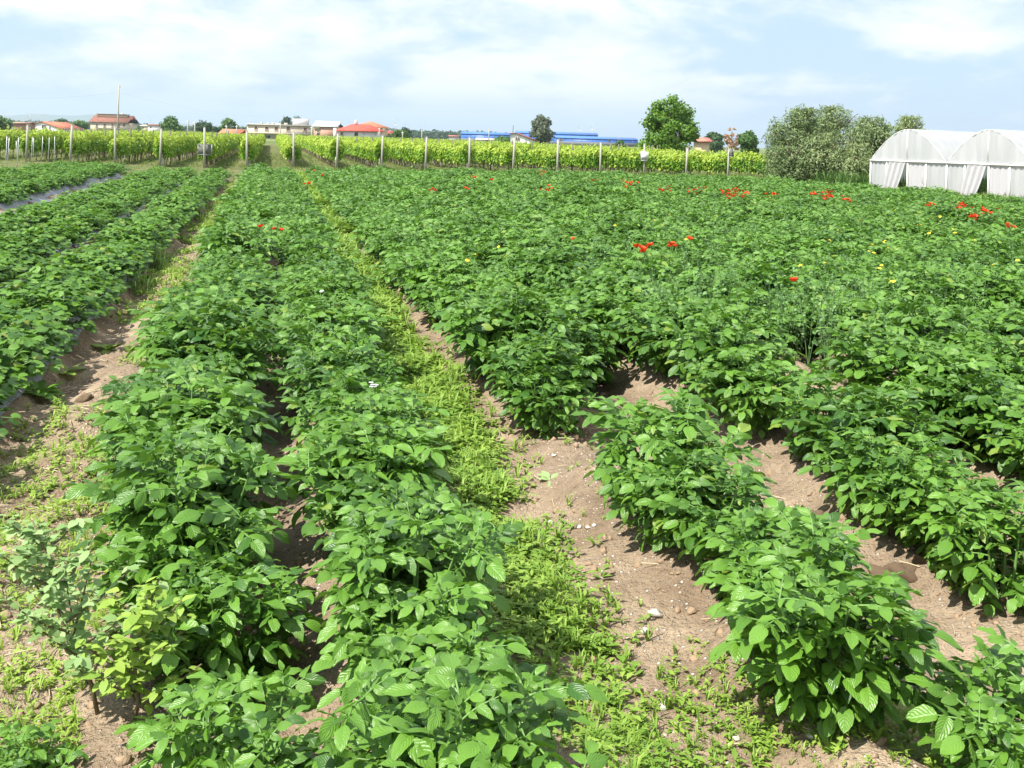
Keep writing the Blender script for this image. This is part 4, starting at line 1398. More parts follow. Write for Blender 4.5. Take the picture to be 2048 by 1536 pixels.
    # pink brick house with pale metal roof
    o, rf, ox, W, ez, rz = house('brick_house', 'pink brick house with pale grey sheet roof beside the apartment block', 'house', 628, 673, 285, 253.5, 243.5, pinkb, plain('pale_roof_sheet', (0.62, 0.66, 0.66), .5, .4, .08, .3), 9, 0, .4, [(634, 262, 639, 271)])
    mb = MB(); mb.box((-W * .36, -.10, (ez + 1) / 2 + 1.4), (W * .24, .2, ez - 2.2)); link('plaster_panel', mb.mesh('plaster_panel', cream, False), o)
    mb = MB(); mb.box((W * .44, -.12, ez / 2), (W * .14, .24, ez - .2)); link('pier', mb.mesh('pier', white, False), o)
    # white house with a bright red hip roof, orange roof behind
    house('orange_roof_house', 'orange hip-roofed house peeping over the bright red roof', 'house', 706, 764, 300, 255, 243.5, ochre, orange_t, 14, 5.0, .8)
    o, rf, ox, W, ez, rz = house('white_house', 'white house with bright red hip roof and two shuttered windows', 'house', 678, 754, 262, 262.5, 249.5, white, plain('red_roof_sheet', (0.60, 0.085, 0.06), .7, .2, .12, .4), 11, 3.2, .7,
          [(681, 265, 686, 272, 1), (709, 265, 716, 273, 1)])
    for px_ in (729, 752):
        c = at(px_, 270, 262); mb = MB(); mb.tube([[c.x - ox, -.10, 0], [c.x - ox, -.10, ez - .1]], .07, 6); link('drain_pipe', mb.mesh('drain_pipe', grey), o)
    mb = MB(); mb.box((-W * .14, 5.0, rz + .5), (.7, .7, 1.5)); link('chimney', mb.mesh('chimney', grey, False), rf)
    house('red_roof_shed', 'dark red roofed shed right of the white house', 'shed', 765, 783, 330, 268, 262, wallmat('shed_wall2', (0.4, 0.3, 0.26)), tiles('dark_red_tiles', (0.36, 0.10, 0.08)), 7)
    house('low_shed', 'small reddish roof at the left end of the blue sheds', 'shed', 898, 916, 520, 273, 271, grey, tiles('dull_red_tiles', (0.38, 0.16, 0.13)), 7)
    house('low_shed', 'low white shed in front of the blue sheds', 'shed', 954, 988, 330, 280, 277, white, conc, 6, wins=[(972, 281, 976, 284)])
    # blue industrial sheds
    for i, (xa, xb, yt, yb, d, lab) in enumerate(((922, 1034, 266, 284, 560, 'long blue industrial shed behind the vineyard, left of the eucalyptus'),
                                   (1032, 1196, 265, 284, 640, 'tall blue industrial shed half hidden behind the eucalyptus'),
                                   (1112, 1276, 275, 290, 520, 'lower blue industrial shed reaching to the walnut tree'))):
        a, b = at(xa, yt, d), at(xb, yt, d); W = b.x - a.x; ox = (a.x + b.x) / 2; D = 26
        z1 = at((xa + xb) / 2, yt + 3, d).z; z2 = at((xa + xb) / 2, yt - 1.0, d + D / 2).z
        o = empty('blue_shed', (ox, d, 0), 0, lab, 'shed', 'blue industrial sheds')
        link('wall', body(W, D, -.3, z1, True, z2).mesh('wall', blue, False), o)
        link('roof', gable_roof(W, D, z1 + .16, z2 + .16, .3, .14).mesh('roof', blue2, False), o)
        mb = MB()
        n = int(W / 5)
        for k in range(n): mb.box((-W / 2 + W * (k + .5) / n, -.06, z1 / 2), (.18, .12, z1 - .2))
        link('wall_ribs', mb.mesh('wall_ribs', blue2, False), o)
        if i == 2:
            for wx in (1119, 1124, 1217, 1235): window(o, d, wx, 277, wx + 3, 284, 0.0, ox, False, 'shed_door')
        mb = MB(); mb.box((0, -.10, 1.0), (W, .2, 2.0)); link('plinth', mb.mesh('plinth', plain('dark_plinth', (0.14, 0.15, 0.17)), False), o)
    # slanted white house
    d = 180.0
    o = empty('slanted_house', (at(1052, 280, d).x, d, 0), 0, 'white house with one slanted roof line in front of the eucalyptus', 'house')
    ox = o.location.x
    xs = [at(1029, 0, d).x - ox, at(1041, 0, d).x - ox, at(1074, 0, d).x - ox]
    zs = [at(1029, 268.5, d).z, at(1041, 268, d).z, at(1074, 281, d).z]
    v = np.array([[xs[0], 0, -.3], [xs[2], 0, -.3], [xs[2], 0, zs[2]], [xs[1], 0, zs[1]], [xs[0], 0, zs[0]]]); sh = np.array([.6, 6, 0])
    vv = np.concatenate([v, v + sh])
    link('wall', MB().add(vv, [[0, 5, 9, 4], [1, 2, 7, 6], [0, 1, 6, 5]], [[0, 1, 2], [0, 2, 3], [0, 3, 4], [5, 7, 6], [5, 8, 7], [5, 9, 8]]).mesh('wall', white, False), o)
    mb = MB()
    for (i, j) in ((1, 2), (1, 0)):
        p, q_ = np.array([xs[i], 0, zs[i]]), np.array([xs[j], 0, zs[j]]); q_ = q_ + (q_ - p) / np.linalg.norm(q_ - p) * .3
        f = np.array([0, -.3, 0]); b = sh + np.array([0, .3, 0]); up = np.array([0, 0, .05]); up2 = np.array([0, 0, .18])
        P = np.array([p+f+up, q_+f+up, q_+b+up, p+b+up, p+f+up2, q_+f+up2, q_+b+up2, p+b+up2])
        mb.add(P, [[0,1,2,3],[4,7,6,5],[0,4,5,1],[1,5,6,2],[2,6,7,3],[3,7,4,0]])
    link('roof', mb.mesh('roof', tiles('dark_roof', (0.24, 0.10, 0.08)), False), o)
    for wx in (1032, 1036.5): window(o, d, wx, 273, wx + 2, 280, 0.0, ox)
    house('low_shed', 'small red roof between the walnut tree and the umbrella pine', 'shed', 1402, 1419, 150, 284, 277, ochre, tiles('rose_tiles', (0.46, 0.20, 0.15)), 6)
buildings()

def poles():
    def pole(x, y0, d, rad, m, label, cross=None):
        p = at(x, y0, d)
        o = empty('utility_pole', (p.x, d, 0), 0, label, 'pole', 'poles beyond the vineyard')
        mb = MB(); mb.tube([[0, 0, -.2], [0, 0, p.z * .5], [0, 0, p.z]], [rad * 1.25, rad, rad * .8], 7); link('shaft', mb.mesh('shaft', m), o)
        mb = MB(); mb.box((0, 0, p.z - .25), (cross or .5, .1, .1)); link('cross_arm', mb.mesh('cross_arm', M['metal'], False), o)
        return (p.x, d, p.z)
    A = pole(238, 169, 120, .095, M['concrete'], 'tall slender pole standing before the cream house')
    B = pole(376, 240, 140, .11, M['concrete'], 'pole right of the large bright tree, first of two')
    C = pole(390, 242, 140, .11, M['concrete'], 'second of the two poles beside the dark rounded tree')
    D = pole(453, 250, 160, .11, M['concrete'], 'thin pole in front of the small red roof, near end')
    E = pole(473.5, 250, 160, .10, M['concrete'], 'thin pole in front of the small red roof, far end')
    F = pole(561, 245, 150, .09, M['concrete'], 'thin pole in front of the long cream block')
    G = pole(624, 252, 150, .13, M['concrete'], 'pole at the corner of the pink brick house')
    H = pole(759, 255, 180, .11, M['concrete'], 'pole at the corner of the red-roofed white house')
    I = pole(805.5, 263, 170, .09, M['concrete'], 'thin pole in front of the round olive-green tree')
    J = pole(844, 259, 220, .12, M['concrete'], 'lone thin pole right of the slim conifer')
    K = pole(978, 257, 260, .13, M['concrete'], 'pole in front of the left blue shed')
    L = pole(1026.5, 250, 260, .11, M['wood'], 'dark pole beside the slanted white house')
    def wire(P, Q, sag, label, n=14, rad=.006):
        P, Q = np.array(P), np.array(Q)
        pts = [P + (Q - P) * f - np.array([0, 0, sag * 4 * f * (1 - f)]) for f in np.linspace(0, 1, n)]
        mb = MB(); mb.tube(pts, rad, 4, cap=False)
        tag(link('power_wire', mb.mesh('power_wire', M['wire'])), label, 'wire', 'overhead wires')
    pa = at(-60, 192, 135); pb = at(560, 230, 330)
    at_pole = at(238, 185, 120)
    wire(tuple(at_pole), tuple(pa), .5, 'overhead wire running left from the tall slender pole')
    wire(tuple(at_pole), tuple(pb), 1.5, 'overhead wire running right from the tall slender pole')
    wire((D[0], D[1], D[2] - .3), (E[0], E[1], E[2] - .3), .05, 'short wire between the two poles before the red roof')
    wire((B[0], B[1], 2.4), (C[0], C[1], 2.4), .03, 'low wire between the two poles by the dark tree')
    # lattice pylons on the horizon
    def pylon(x, ytop, d, label, w=1.0):
        p = at(x, ytop, d); H = p.z
        o = empty('pylon', (p.x, d, 0), .3, label, 'pylon', 'power pylons on the horizon')
        mb = MB(); lv = np.linspace(0, .75, 7)
        def half(f): return H * .085 * (1 - f) ** 1.1 + H * .012
        for sx in (-1, 1):
            for sy in (-1, 1):
                mb.tube([[sx * half(f), sy * half(f), H * f] for f in lv], H * .0045, 4)
        for i in range(6):
            a, b = half(lv[i]), half(lv[i + 1])
            for sy in (-1, 1):
                mb.tube([[-a, sy * a, H * lv[i]], [b, sy * b, H * lv[i + 1]]], H * .003, 3)
                mb.tube([[a, sy * a, H * lv[i]], [-b, sy * b, H * lv[i + 1]]], H * .003, 3)
        link('tower', mb.mesh('tower', M['metal']), o)
        mb = MB()
        for sx in (-1, 1):
            mb.tube([[0, 0, H * .74], [sx * H * .10, 0, H * .86], [sx * H * .07, 0, H]], H * .005, 4)
            mb.tube([[sx * H * .10, 0, H * .86], [sx * H * .16, 0, H * .995]], H * .004, 4)
        mb.tube([[-H * .2, 0, H * .985], [0, 0, H * .97], [H * .2, 0, H * .985]], H * .006, 4)
        link('arms', mb.mesh('arms', M['metal']), o)
    pylon(8, 219, 1100, 'faint lattice pylon above the bushy edge tree')
    pylon(60, 221, 800, 'faint slim lattice pylon behind the low white house')
    pylon(75, 226, 1300, 'second faint pylon beside the slim one')
    pylon(301, 229, 1100, 'faint lattice pylon right of the cream house roof')
    pylon(792, 238, 900, 'lattice pylon above the red-roofed houses, near one of the pair')
    pylon(812, 243, 1300, 'fainter pylon behind the slim conifer')
    pylon(1161, 250, 1000, 'lattice pylon behind the blue sheds, left of the pair')
    pylon(1185, 247, 1000, 'lattice pylon behind the blue sheds, right of the pair')
poles()

# ------------------------------------------------------------------ weeds, grass, stones
def near_mask(X, Y, extra=1.2):
    return (np.abs(X) < Y * .512 + extra) & (Y > 1.6)

def seedling(seed, size=1.0, kind=0):
    r = np.random.default_rng(seed); mb = MB()
    if kind == 0:       # leafy little weed
        for k in range(r.integers(7, 12)):
            az = r.uniform(0, 6.28); el = r.uniform(.1, 1.0)
            L = r.uniform(.022, .045) * size; h = r.uniform(0, .05) * size
            dv = np.array([math.cos(az) * math.cos(el), math.sin(az) * math.cos(el), math.sin(el) * .6])
            mb.many(blade(L, L * .5, [.2, 1, .1], [0, .5, 1], 3, .3, .3), [mat4([dv[0] * .01, dv[1] * .01, h], frame_from(dv, np.array([0, 0, 1.])))])
    else:               # grass tuft
        for k in range(r.integers(6, 10)):
            az = r.uniform(0, 6.28); L = r.uniform(.05, .11) * size; ln = r.uniform(.2, .9)
            a = np.array([math.cos(az), math.sin(az), 0]); b = np.array([-a[1], a[0], 0]) * .0032 * size
            p1 = a * L * ln * .35 + [0, 0, L * .6]; p2 = a * L * ln + [0, 0, L * (.95 - .4 * ln)]
            mb.add(np.array([-b, b, p1 + b, p1 - b, p2]), [[0, 1, 2, 3]], [[3, 2, 4]])
    return mb.data()

def spread(name, bases, S, T, size, mat, label, cat, z_off=0.0):
    X, Y = xy(S, T)
    Z = zground(S, T) + z_off
    mb = MB()
    pick = rng.integers(0, len(bases), len(S))
    for i, b in enumerate(bases):
        k = np.where(pick == i)[0]
        if not len(k): continue
        Ms = np.zeros((len(k), 4, 4)); Ms[:, 3, 3] = 1
        a = rng.uniform(0, 6.28, len(k)); s = size[k]
        Ms[:, 0, 0] = np.cos(a) * s; Ms[:, 0, 1] = -np.sin(a) * s; Ms[:, 1, 0] = np.sin(a) * s; Ms[:, 1, 1] = np.cos(a) * s; Ms[:, 2, 2] = s
        Ms[:, 0, 3] = X[k]; Ms[:, 1, 3] = Y[k]; Ms[:, 2, 3] = Z[k]
        mb.many(b, Ms)
    o = link(name, mb.mesh(name, mat))
    return tag(o, label, cat, kind='stuff')

def fbm(s, t, f=1.0, seed=0):
    r = np.random.default_rng(seed); z = 0
    for k in range(6):
        a, b = r.uniform(-1, 1, 2) * f * 1.8 ** k * 2; z = z + np.sin(a * s + b * t + r.uniform(0, 6.28)) * .6 ** k
    return z

def weeds():
    leafy = [seedling(i, 1.0, 0) for i in range(6)]
    tuft = [seedling(20 + i, 1.0, 1) for i in range(6)]
    # the weedy furrow between the second and third rows
    n = 16000
    s = 1.5 + 34 * rng.random(n) ** 2.1; t = np.interp(s, [2, 6], [.97, .97]) + rng.normal(0, .125, n)
    t += .06 * np.sin(s * 1.3)
    ok = fbm(s, t, 1.2, 1) > -1.4
    ok &= ~((s < 3.0) & (rng.random(n) < .55)) & ~((s < 6) & (rng.random(n) < .2))
    s, t = s[ok], t[ok]
    spread('furrow_weeds', leafy + leafy + tuft, s, t, rng.uniform(.7, 1.5, len(s)) * np.interp(s, [2, 5, 12, 25], [.55, .85, 2.0, 3.4]), M['weed'], 'bright yellow-green weeds filling the furrow between the potato rows', 'weeds', -.004)
    # thin weeds on the path beside the strawberry beds
    n = 11000
    s = 1.5 + 32 * rng.random(n) ** 1.8; t = rng.uniform(-1.28, -.42, n)
    ok = fbm(s, t, 1.0, 2) > .0 - .7 * (t > -.72) - .3 * (s > 8)
    s, t = s[ok], t[ok]
    spread('path_weeds', leafy + tuft[:3], s, t, rng.uniform(.4, .9, len(s)) * np.interp(s, [2, 6, 15], [.7, 1.0, 1.6]), M['weed'], 'thin low weeds on the dirt path beside the beds', 'weeds', -.004)
    # scattered seedlings over the open soil in front
    n = 4200
    s = 1.6 + 12 * rng.random(n) ** 1.6; t = rng.uniform(1.05, 7.0, n)
    ok = fbm(s, t, 1.1, 3) > .55
    s, t = s[ok], t[ok]
    spread('scattered_weeds', leafy + tuft[:2], s, t, rng.uniform(.35, .8, len(s)), M['weed'], 'scattered small weeds on the open soil at the front', 'weeds', -.004)
    # the denser patch at the foot of the frame
    c = gst(1640, 1480)
    n = 900
    s = c[0] + rng.normal(0, .16, n); t = c[1] + rng.normal(0, .24, n)
    spread('front_weed_patch', leafy + tuft[:2], s, t, rng.uniform(.3, .62, n), M['weed'], 'patch of small pale weeds on the soil at the bottom edge', 'weeds', -.004)
    # long grass on the headland, under the vines and before the greenhouses
    tall = []
    for i in range(6):
        r = np.random.default_rng(300 + i); mb = MB()
        for k in range(11):
            az = r.uniform(0, 6.28); L = r.uniform(.16, .42); ln = r.uniform(.1, .7)
            a = np.array([math.cos(az), math.sin(az), 0]); b = np.array([-a[1], a[0], 0]) * .009
            o0 = np.array([r.normal(0, .05), r.normal(0, .05), 0])
            p1 = o0 + a * L * ln * .35 + [0, 0, L * .6]; p2 = o0 + a * L * ln + [0, 0, L * (1 - .35 * ln)]
            mb.add(np.array([o0 - b, o0 + b, p1 + b, p1 - b, p2]), [[0, 1, 2, 3]], [[3, 2, 4]])
        tall.append(mb.data())
    n = 17000
    Y = rng.uniform(31.0, 50, n); X = rng.uniform(-26, 22, n)
    dens = np.interp(X, [-26, -8, -6, 0, 14, 22], [.10, .16, .5, .8, 1, 1]) * np.interp(Y, [31, 35, 46, 50], [.8, 1, .9, .35])
    dens = dens * (Y > field_end(X) - .5)
    ok = rng.random(n) < dens
    X, Y = X[ok], Y[ok]; s, t = st(X, Y)
    spread('headland_grass', tall, s, t, rng.uniform(.45, 1.1, len(s)) * np.interp(X, [-8, 0, 4, 10], [.4, .75, 1.0, 1.2]) * np.interp(Y, [31, 42, 46], [.8, .8, 1.15]), M['grass'], 'long pale grass on the headland before the vineyard', 'grass')
    n = 7000
    X = rng.uniform(9.5, 21, n); Y = rng.uniform(22.5, 39.5, n)
    n2 = 0
    line = np.interp(X, [12.5, 14.7, 17.6, 21], [35.7, 33.6, 31.3, 30.0])
    ok = (Y < line - .1) & (Y > field_end(X) - .5) | (X < 12.3) & (Y > 36)
    X, Y = X[ok], Y[ok]; s, t = st(X, Y)
    spread('greenhouse_grass', tall, s, t, rng.uniform(.4, 1.15, len(s)), M['grass'], 'tall rank grass along the front of the greenhouses', 'grass')
    n = 1500  # dark tall grass added inside the tunnels so the open doorways look dark
    X = rng.uniform(12, 20, n); Y = rng.uniform(32, 40, n)
    ok = Y > np.interp(X, [12.5, 14.7, 17.6, 21], [36.6, 34.6, 32.4, 31.0])
    X, Y = X[ok], Y[ok]; s, t = st(X, Y)
    spread('doorway_dark_grass', tall, s, t, rng.uniform(1.5, 2.6, len(s)), M['grass_dark'], 'dark grass added inside the greenhouses to make the doorways look dark', 'added grass')
    # alley grass between the vine rows
    n = 5000
    X = rng.uniform(-30, 16, n); Y = rng.uniform(45, 78, n)
    s, t = st(X, Y)
    spread('alley_grass', tall, s, t, rng.uniform(.3, .65, n), M['grass'], 'short grass in the alleys between the vine rows', 'grass')
    # thin tall weeds over the potato crop on the right
    tw = []
    for i in range(5):
        r = np.random.default_rng(700 + i); mb = MB()
        for k in range(4):
            az = r.uniform(0, 6.28); H = r.uniform(.45, .85); ln = r.uniform(.05, .3)
            top = np.array([math.cos(az) * ln * H, math.sin(az) * ln * H, H])
            mb.tube([[0, 0, 0], top * .5 + [0, 0, .02], top], [.004, .003, .002], 3, cap=False)
            nl = 12
            f = r.uniform(.35, 1, nl)
            P = top * f[:, None] + r.normal(0, .025, (nl, 3))
            mb.many(LEAF2, place(r, P, np.tile([[0, 0, 1.]], (nl, 1)), r.uniform(.018, .040, nl), .8))
        tw.append(mb.data())
    n = 520
    pxs = rng.uniform(1150, 2080, n); pys = 410 + 240 * rng.random(n)
    w = fbm(pxs / 300, pys / 140, 1.0, 9) + np.interp(pxs, [1150, 1500, 2080], [-.5, .2, .5])
    ok = w > .1
    lxy = [ground(a, b, .45) for a, b in zip(pxs[ok], pys[ok])]
    X = np.array([a for a, b in lxy]); Y = np.array([b for a, b in lxy])
    k = (Y < 39) & (Y > 5)
    s, t = st(X[k], Y[k])
    spread('tall_weeds', tw, s, t, rng.uniform(.6, .9, len(s)), M['weed_grey'], 'thin tall seeding weeds standing over the potato crop', 'weeds')
    # dark rushes by the bed
    r = np.random.default_rng(4); mb = MB()
    for i, (px, py, L0, lab) in enumerate(((300, 545, .42, 'dark grass tuft leaning from the outer strawberry bed onto the path'), (268, 590, .30, 'small dark grass tuft at the foot of the outer strawberry bed'), (395, 448, .40, 'far dark grass tuft at the edge of the outer strawberry bed'))):
        mb = MB()
        for k in range(70):
            az = r.uniform(0, 6.28); L = L0 * r.uniform(.5, 1.1); ln = r.uniform(.15, .8)
            a = np.array([math.cos(az), math.sin(az), 0]); b = np.array([-a[1], a[0], 0]) * .0035
            o0 = np.array([r.normal(0, .09), r.normal(0, .09), 0])
            p1 = o0 + a * L * ln * .35 + [0, 0, L * .65]; p2 = o0 + a * L * ln + [0, 0, L * (1 - .45 * ln)]
            mb.add(np.array([o0 - b, o0 + b, p1 + b, p1 - b, p2]), [[0, 1, 2, 3]], [[3, 2, 4]])
        X, Y = ground(px, py); s_, t_ = st(X, Y)
        tag(link('grass_tuft', mb.mesh('grass_tuft', M['grass_dark']), loc=(X, Y, float(zground(s_, t_)) - .01)), lab, 'grass tuft')
weeds()

def weed_plants():
    """tall weeds that stand out singly"""
    def goosefoot(px, py, H, seed, mat, label, lean=(0, 0), leafs=.05, branches=9, dense=10):
        r = np.random.default_rng(seed)
        X, Y = ground(px, py); s, t = st(X, Y)
        o = empty('weed_plant', (X, Y, float(zground(s, t)) - .01), 0, label, 'weed')
        mb = MB(); top = np.array([lean[0], lean[1], H])
        stem = [top * f + np.array([.012 * math.sin(f * 9), 0, 0]) for f in np.linspace(0, 1, 7)]
        mb.tube(stem, np.linspace(.006, .002, 7), 6)
        lm = MB(); bl = [blade(1, .62, [.15, .7, 1, .6, .08], [0, .25, .5, .8, 1], 3, .3, .3, .04, q) for q in range(4)]
        for b in range(branches):
            f = .12 + .8 * b / branches; p0 = top * f
            az = b * 2.4 + r.uniform(-.3, .3); L = H * .42 * (1.05 - f) + .05
            p1 = p0 + np.array([math.cos(az), math.sin(az), .75]) * L
            mb.tube([p0, (p0 + p1) / 2 + [0, 0, -.01], p1], [.004, .003, .002], 4, cap=False)
            for k in range(dense):
                g = r.uniform(.15, 1); P = p0 + (p1 - p0) * g + r.normal(0, .008, 3)
                a2 = r.uniform(0, 6.28); dv = np.array([math.cos(a2), math.sin(a2), r.uniform(-.3, .5)])
                lm.many(bl[r.integers(0, 4)], [mat4(P, frame_from(dv, np.array([r.normal(0, .2), r.normal(0, .2), 1.])), leafs * r.uniform(.5, 1.2))])
        for k in range(dense * 2):
            g = r.uniform(.2, 1); P = top * g; a2 = r.uniform(0, 6.28); dv = np.array([math.cos(a2), math.sin(a2), r.uniform(-.2, .6)])
            lm.many(bl[r.integers(0, 4)], [mat4(P, frame_from(dv, np.array([0, 0, 1.])), leafs * r.uniform(.5, 1.2) * (1.2 - .5 * g))])
        link('stem', mb.mesh('stem', plain('weed_stem', (0.16, 0.13, 0.07), .7, .2, .2)), o)
        link('leaves', lm.mesh('leaves', mat), o)
    goosefoot(195, 1500, .50, 1, M['goosefoot'], 'tall straggly weed with dark stem at the lower left', (-.22, .05), .036, 18, 36)
    goosefoot(262, 1528, .34, 2, M['weed'], 'yellow-green bushy weed beside the straggly tall one', (.02, .0), .040, 12, 26)
    goosefoot(140, 1380, .26, 3, M['goosefoot'], 'small grey weed on the bare soil left of the tall weed', (-.05, 0), .035, 7, 8)
    goosefoot(330, 1440, .24, 4, M['weed'], 'low pale weed at the foot of the first potato row', (.03, 0), .04, 8, 10)
    goosefoot(1480, 860, .22, 5, M['weed'], 'light feathery weed on the bare patch of the third row', (.03, 0), .03, 8, 9)
    # rosettes with broad leaves
    def rosette(px, py, L, n, seed, mat, label):
        r = np.random.default_rng(seed)
        X, Y = ground(px, py); s, t = st(X, Y)
        o = empty('broadleaf_weed', (X, Y, float(zground(s, t)) - .005), 0, label, 'weed')
        for k in range(n):
            az = k * 2.4 + r.uniform(-.3, .3); el = r.uniform(.15, .8)
            dv = np.array([math.cos(az) * math.cos(el), math.sin(az) * math.cos(el), math.sin(el)])
            l = L * r.uniform(.65, 1.1)
            b = blade(l, l * .5, [.12, .5, .9, 1, .6, .08], [0, .25, .45, .65, .88, 1], 5, .3, r.uniform(.2, .5), .04, seed * 9 + k)
            link('leaf', MB().many(b, [mat4([0, 0, 0], frame_from(dv, np.array([0, 0, 1.])))]).mesh('leaf', mat), o)
    rosette(1100, 978, .085, 7, 1, M['goosefoot'], 'broad-leaved seedling on the bare soil of the third row')
    rosette(70, 815, .17, 14, 2, M['strawberry'], 'leafy green clump on the path below the strawberry bed')
    rosette(215, 695, .14, 9, 3, M['weed'], 'pale leafy weed at the plastic edge of the outer bed')
    rosette(310, 640, .16, 12, 4, M['weed_grey'], 'grey-green leafy clump where the path meets the first row')
    rosette(1280, 850, .12, 10, 5, M['potato'], 'low dark leafy weed at the end of the bare patch')
    rosette(1700, 1215, .05, 8, 6, M['weed'], 'small leafy weed on the soil right of the third row')
    rosette(130, 760, .15, 6, 7, M['weed'], 'fallen pale leaves on the path by the leafy clump')
weed_plants()

def flowers():
    # poppy: four cupped petals, dark eye, thin stem
    def poppy(seed):
        r = np.random.default_rng(seed); mb = MB()
        mb.tube([[r.normal(0, .02), r.normal(0, .02), -.35], [0, 0, -.1], [0, 0, 0]], .0025, 4, m=1)
        tl = rotz(r.uniform(0, 6.28)) @ np.array(Euler((r.uniform(0, .5), r.uniform(-.3, .3), 0)).to_matrix())
        for k in range(4):
            b = blade(.050, .066, [.35, .95, 1, .7], [0, .45, .8, 1], 5, .35, -.35, .06, seed * 4 + k)
            F = tl @ rotz(k * 1.571) @ frame_from(np.array([1, 0, .45]), np.array([0, 0, 1.]))
            mb.many(b, [mat4([0, 0, .0], F)], m=0)
        mb.tube([[0, 0, 0], tl @ np.array([0, 0, .015])], [.010, .008], 6, m=2)
        return mb.mesh('poppy', [M['poppy'], M['stalk'], M['poppy_eye']])
    me = [poppy(i) for i in range(5)]
    single = [(521, 455, 'red poppy bud, faintest of the three in the first potato row'), (548, 459, 'bright red poppy in the first potato row, middle of three'), (563, 461, 'bright red poppy in the first potato row, nearest the furrow'),
              (1147, 479, 'lone red poppy in mid field'), (1588, 563, 'large lone red poppy, nearest of all the poppies'),
              (628, 342, 'orange-red poppy close to the grass track end'), (645, 352, 'small red poppy right of the grass track')]
    clus = [(620, 368, 5, 9, 2, 'where the weedy furrow ends'), (1285, 497, 7, 11, 6, 'forming a tight patch in mid field'), (1345, 490, 4, 14, 4, 'right of the tight mid-field patch'), (1375, 478, 2, 5, 3, 'behind the tight mid-field patch'),
            (868, 378, 3, 16, 4, 'far off before the left vine rows'), (932, 378, 2, 6, 3, 'in the far crop before the fifth post'), (945, 355, 5, 8, 2, 'at the foot of the fifth right-hand post'), (983, 360, 4, 8, 2, 'between the fifth and sixth posts'), (1085, 345, 6, 8, 5, 'against the vine trunks in mid vineyard'),
            (1095, 380, 6, 16, 4, 'in the far crop below the seventh post'), (1190, 360, 3, 10, 3, 'below the eighth right-hand post'), (1258, 368, 14, 18, 5, 'below the white field sign'), (1332, 380, 9, 16, 5, 'right of the white field sign'),
            (1395, 380, 10, 22, 5, 'below the tenth right-hand post'), (1465, 388, 34, 26, 9, 'in the largest dense red patch'), (1545, 388, 6, 12, 6, 'below the last vineyard post'), (1625, 388, 9, 10, 5, 'before the olive trees'), (1660, 392, 20, 16, 7, 'in the dense patch before the olives'),
            (1690, 400, 6, 12, 6, 'between olives and greenhouse'), (1858, 412, 5, 20, 6, 'before the greenhouse arch'), (1922, 412, 13, 10, 6, 'in a dense patch before the second greenhouse'), (1947, 434, 8, 9, 4, 'in the small cluster nearest the second greenhouse'), (1975, 425, 10, 22, 9, 'before the greenhouse doorway'), (2020, 452, 4, 12, 6, 'at the right edge of the crop')]
    def put(px, py, label, group=None, sc=1.0):
        z = rng.uniform(.68, .78)
        X, Y = ground(px, py, z)
        o = link('poppy', me[int(rng.integers(0, 5))], loc=(X, Y, z), rot=(rng.normal(0, .2), rng.normal(0, .2), rng.uniform(0, 6.28)), scale=sc * rng.uniform(.85, 1.2))
        tag(o, label, 'poppy', group)
    for px, py, lab in single: put(px, py, lab, None, .58 if py > 400 else .75)
    for px, py, n, sx, sy, lab in clus:
        for k in range(n):
            put(px + rng.normal(0, sx * .55), py + rng.normal(0, sy * .55), 'red poppy ' + lab, 'poppies ' + lab, .62)
    # yellow daisies
    def daisy(seed):
        r = np.random.default_rng(seed); mb = MB()
        mb.tube([[0, 0, -.3], [.01, 0, -.1], [0, 0, 0]], .002, 4, m=1)
        b = blade(.022, .010, [.4, 1, .6], [0, .6, 1], 3, .1, .1)
        mb.many(b, [mat4([0, 0, 0], rotz(k * .524)) for k in range(12)], m=0)
        mb.tube([[0, 0, -.004], [0, 0, .006]], [.009, .006], 6, m=0)
        return mb.mesh('yellow_flower', [M['yellow'], M['stalk']])
    ym = [daisy(i) for i in range(3)]
    ys = [(1676, 460), (1675, 466), (1770, 481), (1768, 484), (1745, 490), (1738, 502), (1748, 505), (1776, 496), (1835, 450), (1841, 450), (1858, 466), (1862, 462), (1880, 433), (1880, 443), (1865, 436), (1910, 465), (1906, 458), (1650, 525), (1763, 530), (1760, 536), (1782, 562), (1787, 562), (1995, 525), (2035, 520), (951, 509), (997, 493),
          (1012, 512), (1380, 461), (1372, 478), (1430, 432), (1415, 428), (1310, 440), (1510, 405), (1540, 395), (1545, 390), (1600, 530), (1660, 480), (1700, 420), (1720, 440), (1950, 480), (1790, 420), (1815, 418), (1840, 425), (1985, 530), (910, 410), (935, 520), (1325, 450), (1340, 428), (1230, 450), (905, 395)]
    for px, py in ys:
        z = rng.uniform(.68, .80); X, Y = ground(px, py, z)
        o = link('yellow_flower', ym[int(rng.integers(0, 3))], loc=(X, Y, z), rot=(rng.normal(0, .3), rng.normal(0, .3), rng.uniform(0, 6)), scale=rng.uniform(.55, 1.0))
        tag(o, 'small yellow wildflower standing above the potato crop', 'wildflower', 'yellow wildflowers in the potato crop')
    # fallen petals near the path
    mb = MB().many(blade(.04, .045, [.4, 1, .9, .3], [0, .5, .8, 1], 5, .3, .1, .05), [np.eye(4)])
    X, Y = ground(82, 1312); s, t = st(X, Y)
    tag(link('fallen_petal', mb.mesh('fallen_petal', M['poppy']), loc=(X, Y, float(zground(s, t)) + .03), rot=(.3, .2, 1)), 'single fallen red petal on the soil at the lower left', 'petal')
flowers()

